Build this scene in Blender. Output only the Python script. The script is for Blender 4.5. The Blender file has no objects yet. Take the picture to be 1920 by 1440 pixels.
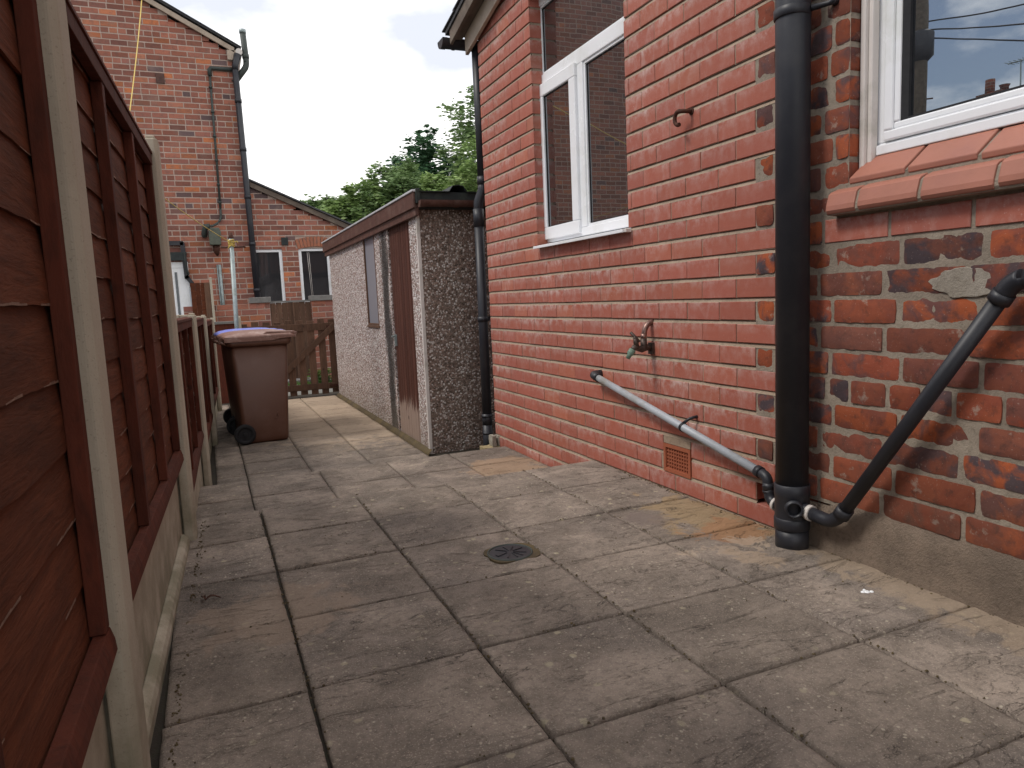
import bpy, math, random
from mathutils import Vector, Matrix, noise
random.seed(7)
R=math.radians
sc=bpy.context.scene
# ------------------------------------------------------------------ camera
cam=bpy.data.cameras.new('camera'); co=bpy.data.objects.new('camera',cam); sc.collection.objects.link(co); sc.camera=co
def basis(yaw,pitch,roll):
    cy,sy,cp,sp=math.cos(yaw),math.sin(yaw),math.cos(pitch),math.sin(pitch)
    f=Vector((sy*cp,cy*cp,sp)); r=Vector((cy,-sy,0)); u=r.cross(f)
    return f, r*math.cos(roll)+u*math.sin(roll), u*math.cos(roll)-r*math.sin(roll)
F_,R_,U_=basis(R(22.895),R(-6.895),R(-2.509))
m=Matrix((R_,U_,-F_)).transposed().to_4x4(); m.translation=(0,0,.8748); co.matrix_world=m
cam.sensor_width=36; cam.lens=1337.6/1920*36; cam.clip_start=.02; cam.clip_end=2000
# ------------------------------------------------------------------ world, sun, exposure
w=bpy.data.worlds.new('World'); sc.world=w; w.use_nodes=True; nt=w.node_tree; nt.nodes.clear()
SUN_DIR=Vector((-.60,.10,.79)).normalized()          # towards the sun, above the left fence and a little ahead
sky=nt.nodes.new('ShaderNodeTexSky'); sky.sky_type='NISHITA'; sky.sun_disc=False
sky.sun_elevation=math.asin(SUN_DIR.z); sky.sun_rotation=math.atan2(SUN_DIR.x,SUN_DIR.y)
sky.air_density=1.0; sky.dust_density=1.5
tc=nt.nodes.new('ShaderNodeTexCoord'); mp=nt.nodes.new('ShaderNodeMapping'); mp.inputs['Scale'].default_value=(1.0,1.0,2.3); mp.inputs['Location'].default_value=(.35,.2,.1)
n1=nt.nodes.new('ShaderNodeTexNoise'); n1.inputs['Scale'].default_value=2.1; n1.inputs['Detail'].default_value=8; n1.inputs['Roughness'].default_value=.56
r1=nt.nodes.new('ShaderNodeValToRGB'); r1.color_ramp.elements[0].position=.335; r1.color_ramp.elements[1].position=.43
n2=nt.nodes.new('ShaderNodeTexNoise'); n2.inputs['Scale'].default_value=3.0; n2.inputs['Detail'].default_value=6
r2=nt.nodes.new('ShaderNodeValToRGB'); e=r2.color_ramp.elements; e[0].position=.36; e[0].color=(8.4,8.8,9.8,1); e[1].position=.50; e[1].color=(15.2,15.0,14.8,1)
mx=nt.nodes.new('ShaderNodeMix'); mx.data_type='RGBA'
bg=nt.nodes.new('ShaderNodeBackground'); bg.inputs['Strength'].default_value=.084; wo=nt.nodes.new('ShaderNodeOutputWorld')
L=nt.links.new
L(tc.outputs['Generated'],mp.inputs['Vector']); L(mp.outputs[0],n1.inputs['Vector']); L(mp.outputs[0],n2.inputs['Vector'])
sx_=nt.nodes.new('ShaderNodeSeparateXYZ'); L(tc.outputs['Generated'],sx_.inputs[0])
ma=nt.nodes.new('ShaderNodeMath'); ma.operation='MULTIPLY_ADD'; L(sx_.outputs[0],ma.inputs[0]); ma.inputs[1].default_value=.20; L(n1.outputs['Fac'],ma.inputs[2])   # cloud cover thins towards the west
L(ma.outputs[0],r1.inputs[0]); L(n2.outputs['Fac'],r2.inputs[0]); L(r1.outputs[0],mx.inputs['Factor'])
L(sky.outputs[0],mx.inputs['A']); L(r2.outputs[0],mx.inputs['B']); L(mx.outputs['Result'],bg.inputs['Color']); L(bg.outputs[0],wo.inputs[0])
sl=bpy.data.lights.new('sun','SUN'); sl.energy=1.5; sl.angle=R(13); sl.color=(1,.95,.88)
so=bpy.data.objects.new('sun',sl); sc.collection.objects.link(so); so.rotation_euler=SUN_DIR.to_track_quat('Z','Y').to_euler()
vs=sc.view_settings; vs.view_transform='Standard'; vs.look='None'; vs.gamma=1; vs.use_curve_mapping=False; vs.exposure=0.3
# ------------------------------------------------------------------ mesh helpers
class MB:
    def __init__(s): s.v=[];s.f=[];s.c=[];s.sm=[]
    def add(s,v,f,c=(.5,.5,.5),sm=False):
        o=len(s.v); s.v+= [tuple(p) for p in v]; s.f+=[tuple(i+o for i in q) for q in f]; s.sm+=[sm]*len(f)
        s.c+= [c]*len(v)
    def box(s,x0,x1,y0,y1,z0,z1,c=(.5,.5,.5),M=None):
        v=[Vector((x,y,z)) for x in(x0,x1) for y in(y0,y1) for z in(z0,z1)]
        if M: v=[M@p for p in v]
        s.add(v,[(0,1,3,2),(4,6,7,5),(0,4,5,1),(2,3,7,6),(0,2,6,4),(1,5,7,3)],c)
    def tube(s,pts,r,seg=14,cap=True,c=(.5,.5,.5),sm=True):
        pts=[Vector(p) for p in pts]; n=len(pts); rs=r if isinstance(r,(list,tuple)) else [r]*n
        ts=[]
        for i in range(n):
            a=(pts[i]-pts[i-1]) if i else None; b=(pts[i+1]-pts[i]) if i<n-1 else None
            if a is not None and a.length<1e-9:a=None
            if b is not None and b.length<1e-9:b=None
            t=(a.normalized() if a else Vector())+(b.normalized() if b else Vector()); 
            if t.length<1e-9: t=ts[-1] if ts else Vector((0,0,1))
            ts.append(t.normalized())
        x=ts[0].orthogonal().normalized(); v=[]
        for i in range(n):
            x=(x-ts[i]*x.dot(ts[i])).normalized(); y=ts[i].cross(x)
            for k in range(seg):
                a=2*math.pi*k/seg; v.append(pts[i]+(x*math.cos(a)+y*math.sin(a))*rs[i])
        f=[(i*seg+k,i*seg+(k+1)%seg,(i+1)*seg+(k+1)%seg,(i+1)*seg+k) for i in range(n-1) for k in range(seg)]
        s.add(v,f,c,sm)
        if cap:
            o=len(s.v)-len(v); s.f+=[tuple(o+k for k in reversed(range(seg))),tuple(o+(n-1)*seg+k for k in range(seg))]; s.sm+=[False,False]
    def prism(s,poly,a,b,axis='y',c=(.5,.5,.5),M=None):   # poly of 2D points extruded along axis from a to b
        def P(p,t): return {'y':Vector((p[0],t,p[1])),'x':Vector((t,p[0],p[1])),'z':Vector((p[0],p[1],t))}[axis]
        n=len(poly); v=[P(p,a) for p in poly]+[P(p,b) for p in poly]
        if M: v=[M@p for p in v]
        s.add(v,[tuple(range(n)),tuple(reversed(range(n,2*n)))]+[(i,n+i,n+(i+1)%n,(i+1)%n) for i in range(n)],c)
    def build(s,name,mat,parent=None,bevel=None,fixn=True):
        me=bpy.data.meshes.new(name); off=Vector(parent_world(parent)) if parent else Vector()
        me.from_pydata([Vector(p)-off for p in s.v],[],s.f); me.materials.append(mat)
        at=me.color_attributes.new('rnd','FLOAT_COLOR','POINT')
        at.data.foreach_set('color',[x for c in s.c for x in (c[0],c[1],c[2],1.0)])
        me.polygons.foreach_set('use_smooth',s.sm)
        if fixn:
            import bmesh
            bm=bmesh.new(); bm.from_mesh(me); bmesh.ops.recalc_face_normals(bm,faces=bm.faces); bm.to_mesh(me); bm.free()
        me.update()
        o=bpy.data.objects.new(name,me); sc.collection.objects.link(o)
        if parent: o.parent=parent
        if bevel:
            b=o.modifiers.new('bevel','BEVEL'); b.width=bevel; b.segments=2; b.limit_method='ANGLE'; b.angle_limit=R(40); b.harden_normals=False
        return o
def parent_world(o):
    p=Vector()
    while o: p+=Vector(o.location); o=o.parent
    return p
def tag(o,label=None,cat=None,group=None,kind=None):
    if label:o['label']=label
    if cat:o['category']=cat
    if group:o['group']=group
    if kind:o['kind']=kind
    return o
def thing(name,label,cat,loc=(0,0,0),group=None):
    o=bpy.data.objects.new(name,None); sc.collection.objects.link(o); o.location=loc; o.empty_display_size=.1
    return tag(o,label,cat,group)
rnd=random.random
def rc(): return (rnd(),rnd(),rnd())
def U(a,b): return random.uniform(a,b)
# ------------------------------------------------------------------ material helpers
class NT:
    def __init__(s,name):
        s.m=bpy.data.materials.new(name); s.m.use_nodes=True; s.t=s.m.node_tree; s.b=s.t.nodes['Principled BSDF']; s.o=s.t.nodes['Material Output']
    def n(s,typ,**k):
        x=s.t.nodes.new(typ)
        for a,b in k.items():
            if a in('op',): x.operation=b
            elif hasattr(x,a) and not a[0].isupper(): setattr(x,a,b)
            else: s.set(x.inputs[a.replace('_',' ')],b)
        return x
    def set(s,i,v):
        if isinstance(v,bpy.types.NodeSocket): s.t.links.new(v,i)
        elif isinstance(v,(tuple,list)) and len(v)==3 and i.type=='RGBA': i.default_value=(*v,1)
        else: i.default_value=v
    def obj(s,scale=(1,1,1),loc=(0,0,0)):
        t=s.n('ShaderNodeTexCoord'); mp=s.n('ShaderNodeMapping'); s.set(mp.inputs[0],t.outputs['Object']); mp.inputs['Scale'].default_value=scale; mp.inputs['Location'].default_value=loc
        return mp.outputs[0]
    def noise(s,vec,scale,detail=4,rough=.5,dist=0):
        return s.n('ShaderNodeTexNoise',Vector=vec,Scale=scale,Detail=detail,Roughness=rough,Distortion=dist).outputs['Fac']
    def ramp(s,fac,stops,interp='LINEAR'):
        x=s.n('ShaderNodeValToRGB'); x.color_ramp.interpolation=interp; e=x.color_ramp.elements
        while len(e)>1: e.remove(e[-1])
        for i,(p,c) in enumerate(stops):
            c=(c,c,c) if isinstance(c,(int,float)) else c
            q=e[0] if i==0 else e.new(p); q.position=p; q.color=(*c,1)
        s.set(x.inputs[0],fac); return x.outputs[0]
    def mix(s,f,a,b,mode='MIX'):
        x=s.n('ShaderNodeMix',data_type='RGBA',blend_type=mode); s.set(x.inputs['Factor'],f); s.set(x.inputs['A'],a); s.set(x.inputs['B'],b); return x.outputs['Result']
    def math(s,op,a,b=0,clamp=False):
        x=s.n('ShaderNodeMath',op=op); x.use_clamp=clamp; s.set(x.inputs[0],a); s.set(x.inputs[1],b); return x.outputs[0]
    def sep(s,v):
        x=s.n('ShaderNodeSeparateXYZ'); s.set(x.inputs[0],v); return x.outputs
    def rndc(s):
        a=s.n('ShaderNodeAttribute',attribute_name='rnd'); x=s.n('ShaderNodeSeparateColor'); s.set(x.inputs[0],a.outputs['Color']); return x.outputs,a.outputs['Vector']
    def bump(s,h,dist,strength=1,normal=None):
        x=s.n('ShaderNodeBump',Height=h,Distance=dist,Strength=strength)
        if normal is not None: s.set(x.inputs['Normal'],normal)
        return x.outputs[0]
    def out(s,col,rough=.8,normal=None,spec=.35,metal=0):
        s.set(s.b.inputs['Base Color'],col); s.set(s.b.inputs['Roughness'],rough); s.b.inputs['Specular IOR Level'].default_value=spec; s.b.inputs['Metallic'].default_value=metal
        if normal is not None: s.set(s.b.inputs['Normal'],normal)
        return s.m
def bright(t,col,f): # multiply a colour by a scalar socket
    x=t.n('ShaderNodeVectorMath',operation='SCALE'); t.set(x.inputs[0],col); t.set(x.inputs['Scale'],f); return x.outputs[0]
# smooth modern brick
t=NT('smooth_red_brick'); v=t.obj(); (r,g,b,*_),av=t.rndc()
col=t.ramp(r,[(0,(.355,.102,.066)),(.4,(.375,.11,.070)),(.8,(.36,.105,.073)),(1,(.41,.13,.075))])
col=t.mix(t.math('MULTIPLY',t.noise(v,9,4,.6),.35),col,(.31,.10,.075))
fz=t.math('FRACT',t.math('MULTIPLY',t.math('SUBTRACT',t.sep(v)[2],.405-.0836*20),1/.0836)); topm=t.ramp(fz,[(.55,.10),(.97,1)])
vs_=t.n('ShaderNodeVectorMath',operation='ADD'); t.set(vs_.inputs[0],v); t.set(vs_.inputs[1],av)
mu=t.n('ShaderNodeVectorMath',operation='MULTIPLY'); t.set(mu.inputs[0],vs_.outputs[0]); mu.inputs[1].default_value=(1,13,6.5)
stm=t.ramp(t.noise(mu.outputs[0],1.6,5,.65,.4),[(.50,0),(.74,1)])
big=t.ramp(t.noise(v,1.7,3,.5),[(.36,.25),(.62,1)])
efl=t.math('MULTIPLY',t.math('MULTIPLY',t.math('ADD',t.math('MULTIPLY',stm,.45),t.math('MULTIPLY',t.ramp(t.noise(vs_.outputs[0],24,5,.7),[(.40,0),(.66,1)]),t.math('MULTIPLY',topm,1.1)),True),big),.75)
col=t.mix(efl,col,(.58,.46,.42))
sp=t.ramp(t.noise(v,150,2,.5),[(.66,0),(.75,1)]); col=t.mix(t.math('MULTIPLY',sp,t.math('MULTIPLY',big,.4)),col,(.62,.52,.48))
col=bright(t,col,t.math('ADD',t.math('MULTIPLY',g,.16),.92))
hb=t.math('ADD',t.noise(v,60,3,.6),t.math('MULTIPLY',t.noise(v,300,2,.5),.4))
M_SB=t.out(col,.68,t.bump(hb,.0016,.6))
# old handmade brick
t=NT('weathered_old_brick'); v=t.obj(); (r,g,b,*_),av=t.rndc()
vs_=t.n('ShaderNodeVectorMath',operation='MULTIPLY_ADD'); t.set(vs_.inputs[0],av); vs_.inputs[1].default_value=(7,7,7); t.set(vs_.inputs[2],v); vv=vs_.outputs[0]
c1=t.ramp(r,[(0,(.15,.06,.045)),(.25,(.26,.07,.036)),(.5,(.34,.085,.032)),(.72,(.24,.062,.036)),(.88,(.13,.06,.05)),(1,(.28,.085,.045))])
c2=t.ramp(b,[(0,(.065,.05,.058)),(.35,(.10,.06,.06)),(.65,(.24,.058,.03)),(1,(.14,.06,.048))])
col=t.mix(t.ramp(t.noise(vv,11,4,.6,.6),[(.44,0),(.58,1)]),c1,c2)
col=t.mix(t.math('MULTIPLY',t.ramp(t.noise(vv,30,5,.7),[(.52,0),(.66,1)]),.5),col,(.06,.035,.03))
zz=t.sep(v)[2]
damp=t.math('MULTIPLY',t.ramp(zz,[(.0,1),(.42,0)]),t.ramp(t.noise(v,6,3,.5),[(.3,.2),(.65,1)]))
col=t.mix(t.math('MULTIPLY',damp,.6),col,(.11,.085,.06))
col=t.mix(t.math('MULTIPLY',t.ramp(t.noise(v,16,5,.7),[(.61,0),(.68,1)]),.6),col,(.33,.27,.22))
col=t.mix(t.ramp(t.noise(vv,170,2,.5),[(.66,0),(.76,.35)]),col,(.45,.36,.3))
col=bright(t,col,t.math('ADD',t.math('MULTIPLY',g,.4),.8))
hb=t.math('ADD',t.noise(vv,26,6,.65),t.math('MULTIPLY',t.ramp(t.noise(v,120,2),[(.3,-1),(.42,0)]),.6))
M_OB=t.out(col,.9,t.bump(hb,.004,.6),.2)
# gable brick (far)
t=NT('gable_brick'); v=t.obj(); (r,g,b,*_),av=t.rndc()
col=t.ramp(r,[(0,(.22,.095,.075)),(.25,(.30,.115,.08)),(.5,(.36,.135,.088)),(.75,(.27,.11,.085)),(.88,(.38,.15,.09)),(.94,(.46,.15,.06)),(.975,(.13,.085,.085)),(1,(.13,.085,.085))])
col=t.mix(t.ramp(t.noise(v,14,4,.6),[(.5,0),(.7,.55)]),col,(.13,.08,.07))
col=t.mix(t.ramp(t.noise(v,3.5,5,.65),[(.55,0),(.75,.4)]),col,(.36,.25,.20))
col=bright(t,col,t.math('ADD',t.math('MULTIPLY',g,.5),.75))
M_GB=t.out(col,.88,t.bump(t.noise(v,40,4,.6),.006,.7))
def mortar(name,a,b,dk,bd=.002):
    t=NT(name); v=t.obj(); c=t.mix(t.ramp(t.noise(v,5,5,.6),[(.35,0),(.65,1)]),a,b)
    c=t.mix(t.ramp(t.noise(v,60,3,.6),[(.5,0),(.75,.6)]),c,dk)
    return t.out(c,.95,t.bump(t.noise(v,160,4,.7),bd,.8))
M_MS=mortar('sandy_mortar',(.38,.29,.215),(.29,.22,.16),(.15,.115,.085))
M_MO=mortar('grey_mortar',(.34,.285,.225),(.23,.19,.15),(.13,.11,.08),.004)
M_MG=mortar('pale_gable_mortar',(.50,.39,.33),(.42,.32,.27),(.30,.23,.19))
M_PATCH=mortar('old_cement_patch',(.36,.32,.27),(.28,.245,.20),(.18,.15,.12),.005)
M_RN=mortar('cement_render',(.27,.205,.155),(.17,.13,.10),(.10,.078,.058),.010)
def simple(name,col,rough=.5,spec=.5,metal=0,var=.15,scale=20,bd=.0006,dirt=None,dscale=4):
    t=NT(name); v=t.obj(); c=t.mix(t.math('MULTIPLY',t.ramp(t.noise(v,scale,5,.6),[(.3,0),(.7,1)]),1),tuple(x*(1-var) for x in col),tuple(min(1,x*(1+var)) for x in col))
    if dirt: c=t.mix(t.ramp(t.noise(v,dscale,6,.65),[(.5,0),(.72,.7)]),c,dirt)
    rr=t.math('ADD',t.math('MULTIPLY',t.noise(v,scale*.7,4,.6),.2),rough-.1)
    return t.out(c,rr,t.bump(t.noise(v,scale*8,3,.6),bd,.5),spec,metal)
M_UPVC=simple('white_upvc',(.84,.85,.87),.25,.5,0,.02,6,.0001,(.62,.63,.58),3)
M_CREAM=simple('weathered_upvc_trim',(.66,.61,.57),.5,.4,0,.06,6,.0002,(.33,.32,.25),5)
M_BLACKP=simple('black_plastic_pipe',(.021,.022,.028),.45,.4,0,.15,5,.0002,(.042,.040,.042),5)
M_GREYP=simple('grey_plastic_pipe',(.36,.385,.42),.45,.5,0,.06,8,.0002,(.20,.18,.12),6)
M_WHITER=simple('white_seal_plastic',(.62,.58,.54),.5,.4,0,.08,30,.0002,(.35,.30,.26),40)
M_RUBBER=simple('black_rubber',(.02,.02,.022),.7,.3,0,.2,40)
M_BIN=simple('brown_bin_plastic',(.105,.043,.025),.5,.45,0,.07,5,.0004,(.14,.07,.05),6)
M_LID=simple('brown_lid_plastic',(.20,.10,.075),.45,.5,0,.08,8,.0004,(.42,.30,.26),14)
M_BLUE=simple('blue_lid_plastic',(.16,.20,.60),.4,.5,0,.08,8,.0004,(.35,.38,.6),9)
M_COPPER=simple('aged_copper',(.24,.15,.125),.35,.5,.8,.3,40,.0004,(.10,.06,.05),30)
M_BRASS=simple('tarnished_brass',(.085,.06,.05),.5,.5,.55,.4,60,.0006,(.03,.025,.02),50)
M_GREEN=simple('green_hose_connector',(.15,.23,.18),.5,.4,0,.2,50,.0004,(.10,.13,.09),60)
M_RUST=simple('rusted_iron',(.075,.032,.022),.75,.3,.3,.4,60,.001,(.14,.055,.03),80)
M_GALV=simple('galvanised_steel',(.30,.35,.35),.5,.5,.35,.18,14,.0006,(.17,.19,.14),9)
M_TERRA=simple('terracotta_airbrick',(.33,.10,.05),.75,.3,0,.12,40,.001,(.22,.075,.045),20)
M_TILE=simple('clay_sill_tile',(.36,.145,.10),.55,.4,0,.10,14,.0008,(.28,.115,.09),7)
M_STONE=simple('buff_walling_stone',(.34,.27,.155),.9,.2,0,.2,30,.003,(.15,.12,.07),14)
M_PAVER=simple('grey_cut_stone',(.33,.30,.25),.9,.2,0,.15,40,.002,(.2,.17,.12),14)
M_SLATE=simple('roof_slate',(.055,.055,.06),.7,.3,0,.3,20,.003,(.10,.10,.09),6)
M_SOFFIT=simple('weathered_soffit_board',(.13,.10,.08),.8,.3,0,.2,9,.001,(.22,.18,.14),5)
M_BARGE=simple('cream_barge_board',(.42,.34,.27),.7,.3,0,.1,9,.0006,(.27,.21,.16),6)
M_DKWOOD=simple('dark_brown_fascia',(.085,.036,.026),.6,.4,0,.25,16,.001,(.16,.10,.08),10)
M_SHEETW=simple('pale_metal_flashing',(.55,.57,.60),.45,.5,.2,.08,8,.0003,(.35,.36,.36),5)
M_ROOFD=simple('dark_roof_sheet',(.028,.034,.034),.7,.3,0,.3,10,.001,(.06,.07,.055),8)
M_COPING=simple('stone_coping',(.20,.19,.18),.9,.2,0,.15,14,.002,(.11,.105,.09),6)
M_ROPE=simple('yellow_rope',(.50,.36,.09),.7,.3,0,.2,200,.0004)
M_DARKI=simple('dark_interior',(.02,.018,.017),.8,.2,0,.2,3)
M_ALLEY=mortar('alley_concrete',(.20,.195,.18),(.14,.14,.125),(.09,.09,.07),.004)
M_LAMPG=simple('weathered_lamp_glass',(.09,.10,.075),.45,.4,0,.3,12,.001,(.05,.06,.045),9)
M_CABLE=simple('grey_green_cable',(.055,.065,.06),.6,.3,0,.2,30,.0005)
def plank(name,a,b,dk,grain=(2,2,30),rough=.85,stops=None,bare=None):
    t=NT(name); v=t.obj(); (r,g,b_,*_),av=t.rndc()
    vs_=t.n('ShaderNodeVectorMath',operation='MULTIPLY_ADD'); t.set(vs_.inputs[0],av); vs_.inputs[1].default_value=(9,9,9); t.set(vs_.inputs[2],v)
    mu=t.n('ShaderNodeVectorMath',operation='MULTIPLY'); t.set(mu.inputs[0],vs_.outputs[0]); mu.inputs[1].default_value=grain
    gn=t.noise(mu.outputs[0],2.2,6,.65,1.2); fine=t.noise(mu.outputs[0],9,4,.6)
    c=t.mix(t.ramp(gn,[(.3,0),(.7,1)]),a,b); c=t.mix(t.math('MULTIPLY',t.ramp(fine,[(.5,0),(.75,1)]),.55),c,dk)
    c=t.mix(t.ramp(t.noise(vs_.outputs[0],3,4,.6),[(.5,0),(.75,.5)]),c,dk)
    c=bright(t,c,t.math('ADD',t.math('MULTIPLY',g,.4),.8))
    h=t.math('ADD',gn,t.math('MULTIPLY',fine,.5))
    if bare:   # paint worn off low down, bare wood below
        z=t.sep(v)[2]; fr=t.noise(t.obj((40,40,2.5)),1,4,.7)
        mk=t.ramp(t.math('ADD',z,t.math('MULTIPLY',fr,-bare[1])),[(bare[0],1),(bare[0]+.03,0)])
        c=t.mix(mk,c,bare[2])
    kv=t.n('ShaderNodeTexVoronoi',Vector=vs_.outputs[0],Scale=5.5); kn=t.ramp(t.math('ADD',kv.outputs['Distance'],t.math('MULTIPLY',gn,.10)),[(.10,.75),(.135,.25),(.19,0)])
    c=t.mix(kn,c,dk)
    return t.out(c,rough,t.bump(h,.004,.8),.14)
M_FENCE=plank('stained_fence_board',(.150,.046,.021),(.085,.027,.014),(.038,.016,.010),(2,1.6,14))
M_FRAME=plank('stained_fence_batten',(.115,.032,.019),(.075,.022,.014),(.035,.016,.012),(6,6,2))
M_CHIP=simple('torn_board_edge',(.22,.135,.10),.9,.2,0,.3,60,.002)
M_GATE=plank('weathered_gate_timber',(.17,.095,.062),(.105,.06,.042),(.045,.03,.023),(14,14,1.2))
M_DOOR=plank('brown_painted_door',(.095,.038,.027),(.075,.030,.022),(.045,.021,.017),(30,30,.8),.55,None,(.05,.50,(.30,.22,.18)))
t=NT('concrete_fence_post'); v=t.obj(); c=t.mix(t.ramp(t.noise(v,3,4,.5),[(.3,0),(.7,1)]),(.47,.42,.335),(.40,.35,.275))
c=t.mix(t.ramp(t.noise(v,240,2,.5),[(.62,0),(.74,.45)]),c,(.16,.14,.11)); z=t.sep(v)[2]
c=t.mix(t.math('MULTIPLY',t.ramp(z,[(.0,1),(.4,0)]),t.ramp(t.noise(v,9,5,.6),[(.35,0),(.6,.75)])),c,(.15,.14,.085))
vx=t.n('ShaderNodeTexVoronoi',Vector=v,Scale=55.0); holes=t.ramp(vx.outputs['Distance'],[(.06,0),(.12,1)])
M_CONC=t.out(c,.9,t.bump(t.math('ADD',t.noise(v,120,3,.6),t.math('MULTIPLY',holes,.6)),.0015,.7),.2)
# riven paving
t=NT('riven_concrete_slab'); v=t.obj(); (r,g,b,*_),av=t.rndc()
vs_=t.n('ShaderNodeVectorMath',operation='MULTIPLY_ADD'); t.set(vs_.inputs[0],av); vs_.inputs[1].default_value=(13,13,13); t.set(vs_.inputs[2],v); vv=vs_.outputs[0]
c=t.mix(t.ramp(t.noise(v,2.3,5,.62,.5),[(.36,0),(.64,1)]),(.165,.138,.121),(.345,.282,.233))
c=t.mix(t.math('MULTIPLY',r,.5),c,(.235,.19,.155))
c=t.mix(t.ramp(t.noise(vv,7,6,.65,.4),[(.42,0),(.64,.6)]),c,(.105,.086,.070))
c=t.mix(t.ramp(t.noise(vv,60,4,.7),[(.48,0),(.7,.5)]),c,(.075,.064,.057))
c=t.mix(t.ramp(t.noise(v,260,2,.5),[(.57,0),(.70,.6)]),c,(.44,.37,.30))
vx=t.n('ShaderNodeTexVoronoi',Vector=v,Scale=14.0); spot=t.ramp(t.math('ADD',vx.outputs['Distance'],t.math('MULTIPLY',t.noise(v,90,3,.6),.22)),[(.20,1),(.27,0)])
spot=t.math('MULTIPLY',spot,t.ramp(t.noise(v,1.8,2),[(.40,0),(.56,.7)])); c=t.mix(spot,c,(.42,.37,.26))
vx=t.n('ShaderNodeTexVoronoi',Vector=v,Scale=45.0); spot=t.ramp(vx.outputs['Distance'],[(.12,1),(.2,0)])
spot=t.math('MULTIPLY',spot,t.ramp(t.noise(v,5,3),[(.46,0),(.56,.7)])); c=t.mix(spot,c,(.44,.39,.31))
def stain(t,c,v,ctr,rad,colour,amt,nz=.5,sc=(1,1,1)):
    mpn=t.n('ShaderNodeMapping'); t.set(mpn.inputs[0],v); mpn.inputs['Location'].default_value=tuple(-a*s for a,s in zip(ctr,sc)); mpn.inputs['Scale'].default_value=sc
    ln=t.n('ShaderNodeVectorMath',operation='LENGTH'); t.set(ln.inputs[0],mpn.outputs[0])
    d=t.math('ADD',ln.outputs['Value'],t.math('MULTIPLY',t.math('SUBTRACT',t.noise(v,9,5,.65,.5),.5),nz))
    return t.mix(t.math('MULTIPLY',t.ramp(d,[(rad*.75,1),(rad,0)]),amt),c,colour)
c=stain(t,c,v,(1.74,2.18,0),.22,(.33,.235,.13),.75,.55,(1,.62,1))
c=stain(t,c,v,(1.68,2.00,0),.15,(.34,.18,.095),.75,.42)
c=stain(t,c,v,(1.60,1.87,0),.09,(.42,.33,.25),.7,.5,(.6,1.4,1))
c=stain(t,c,v,(1.58,1.76,0),.08,(.38,.29,.21),.7,.4)
c=stain(t,c,v,(1.84,1.25,0),.17,(.33,.25,.175),.6,.4,(1,.25,1))
c=stain(t,c,v,(1.50,2.30,0),.10,(.20,.16,.14),.8,.3)
c=stain(t,c,v,(1.60,3.95,-.14),.26,(.40,.27,.17),.6,.5)
c=stain(t,c,v,(.12,2.1,0),.22,(.30,.225,.17),.55,.6)
c=stain(t,c,v,(0,3.40,-.14),.10,(.42,.34,.26),.8,.25,(.35,1,1))
c=stain(t,c,v,(1.5,8.4,-.29),1.0,(.42,.32,.23),.75,.9,(1,.35,1))
c=stain(t,c,v,(.95,8.2,-.29),.9,(.40,.31,.23),.6,.8,(1,.35,1))
c=bright(t,c,t.math('ADD',t.math('MULTIPLY',g,.22),.9))
mu=t.n('ShaderNodeVectorMath',operation='MULTIPLY'); t.set(mu.inputs[0],vv); mu.inputs[1].default_value=(1,2.2,1)
rv=t.noise(t.n('ShaderNodeMapping',Vector=vv,Rotation=(0,0,.6),Scale=(1.2,4.2,1)).outputs[0],2.4,6,.6,.7)
rl=t.ramp(t.math('FRACT',t.math('MULTIPLY',rv,5.0)),[(0,1),(.035,.15),(.10,0),(.97,0),(1,1)])
rm=t.math('MULTIPLY',rl,t.ramp(t.noise(v,7,3),[(.38,.1),(.55,.95)])); c=t.mix(rm,c,(.055,.045,.038))
rs=t.ramp(t.math('FRACT',t.math('MULTIPLY',rv,5.0)),[(0,0),(.93,.35),(1,1)])
h=t.math('ADD',t.noise(v,120,5,.7),t.math('ADD',t.math('MULTIPLY',t.noise(mu.outputs[0],14,5,.6,1.0),1.4),t.math('MULTIPLY',rs,.7)))
M_SLAB=t.out(c,.9,t.bump(h,.0055,.9),.2)
M_JOINT=mortar('mossy_joint_fill',(.026,.020,.016),(.04,.030,.021),(.03,.037,.016),.004)
M_DIRT=mortar('sandy_dirt_patch',(.13,.095,.045),(.075,.055,.035),(.05,.045,.025),.006)
# pebbledash
def pebble(name,cols,extra=None,gapc=(.19,.145,.12)):
    t=NT(name); v=t.obj(); vx=t.n('ShaderNodeTexVoronoi',Vector=v,Scale=74.0); vx.inputs['Randomness'].default_value=1
    s=t.n('ShaderNodeSeparateColor'); t.set(s.inputs[0],vx.outputs['Color'])
    c=t.ramp(s.outputs[0],cols,'CONSTANT'); gap=t.ramp(vx.outputs['Distance'],[(.46,0),(.70,1)])
    c=t.mix(gap,c,gapc)
    if extra: c=extra(t,c,v)
    return t.out(c,.7,t.bump(t.ramp(vx.outputs['Distance'],[(.0,1),(.6,0)]),.008,1.0),.15)
def ex_side(t,c,v):
    x,y,z=t.sep(v)[:3]
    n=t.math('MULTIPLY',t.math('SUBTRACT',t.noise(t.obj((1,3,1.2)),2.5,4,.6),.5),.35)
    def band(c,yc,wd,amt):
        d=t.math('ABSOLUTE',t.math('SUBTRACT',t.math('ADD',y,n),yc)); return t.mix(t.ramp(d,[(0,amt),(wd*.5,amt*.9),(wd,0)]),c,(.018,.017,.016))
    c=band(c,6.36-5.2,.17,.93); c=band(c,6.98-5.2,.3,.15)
    c=t.mix(t.math('MULTIPLY',t.ramp(z,[(0.0,1),(.35,0)]),.45),c,(.16,.13,.10))
    return c
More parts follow.
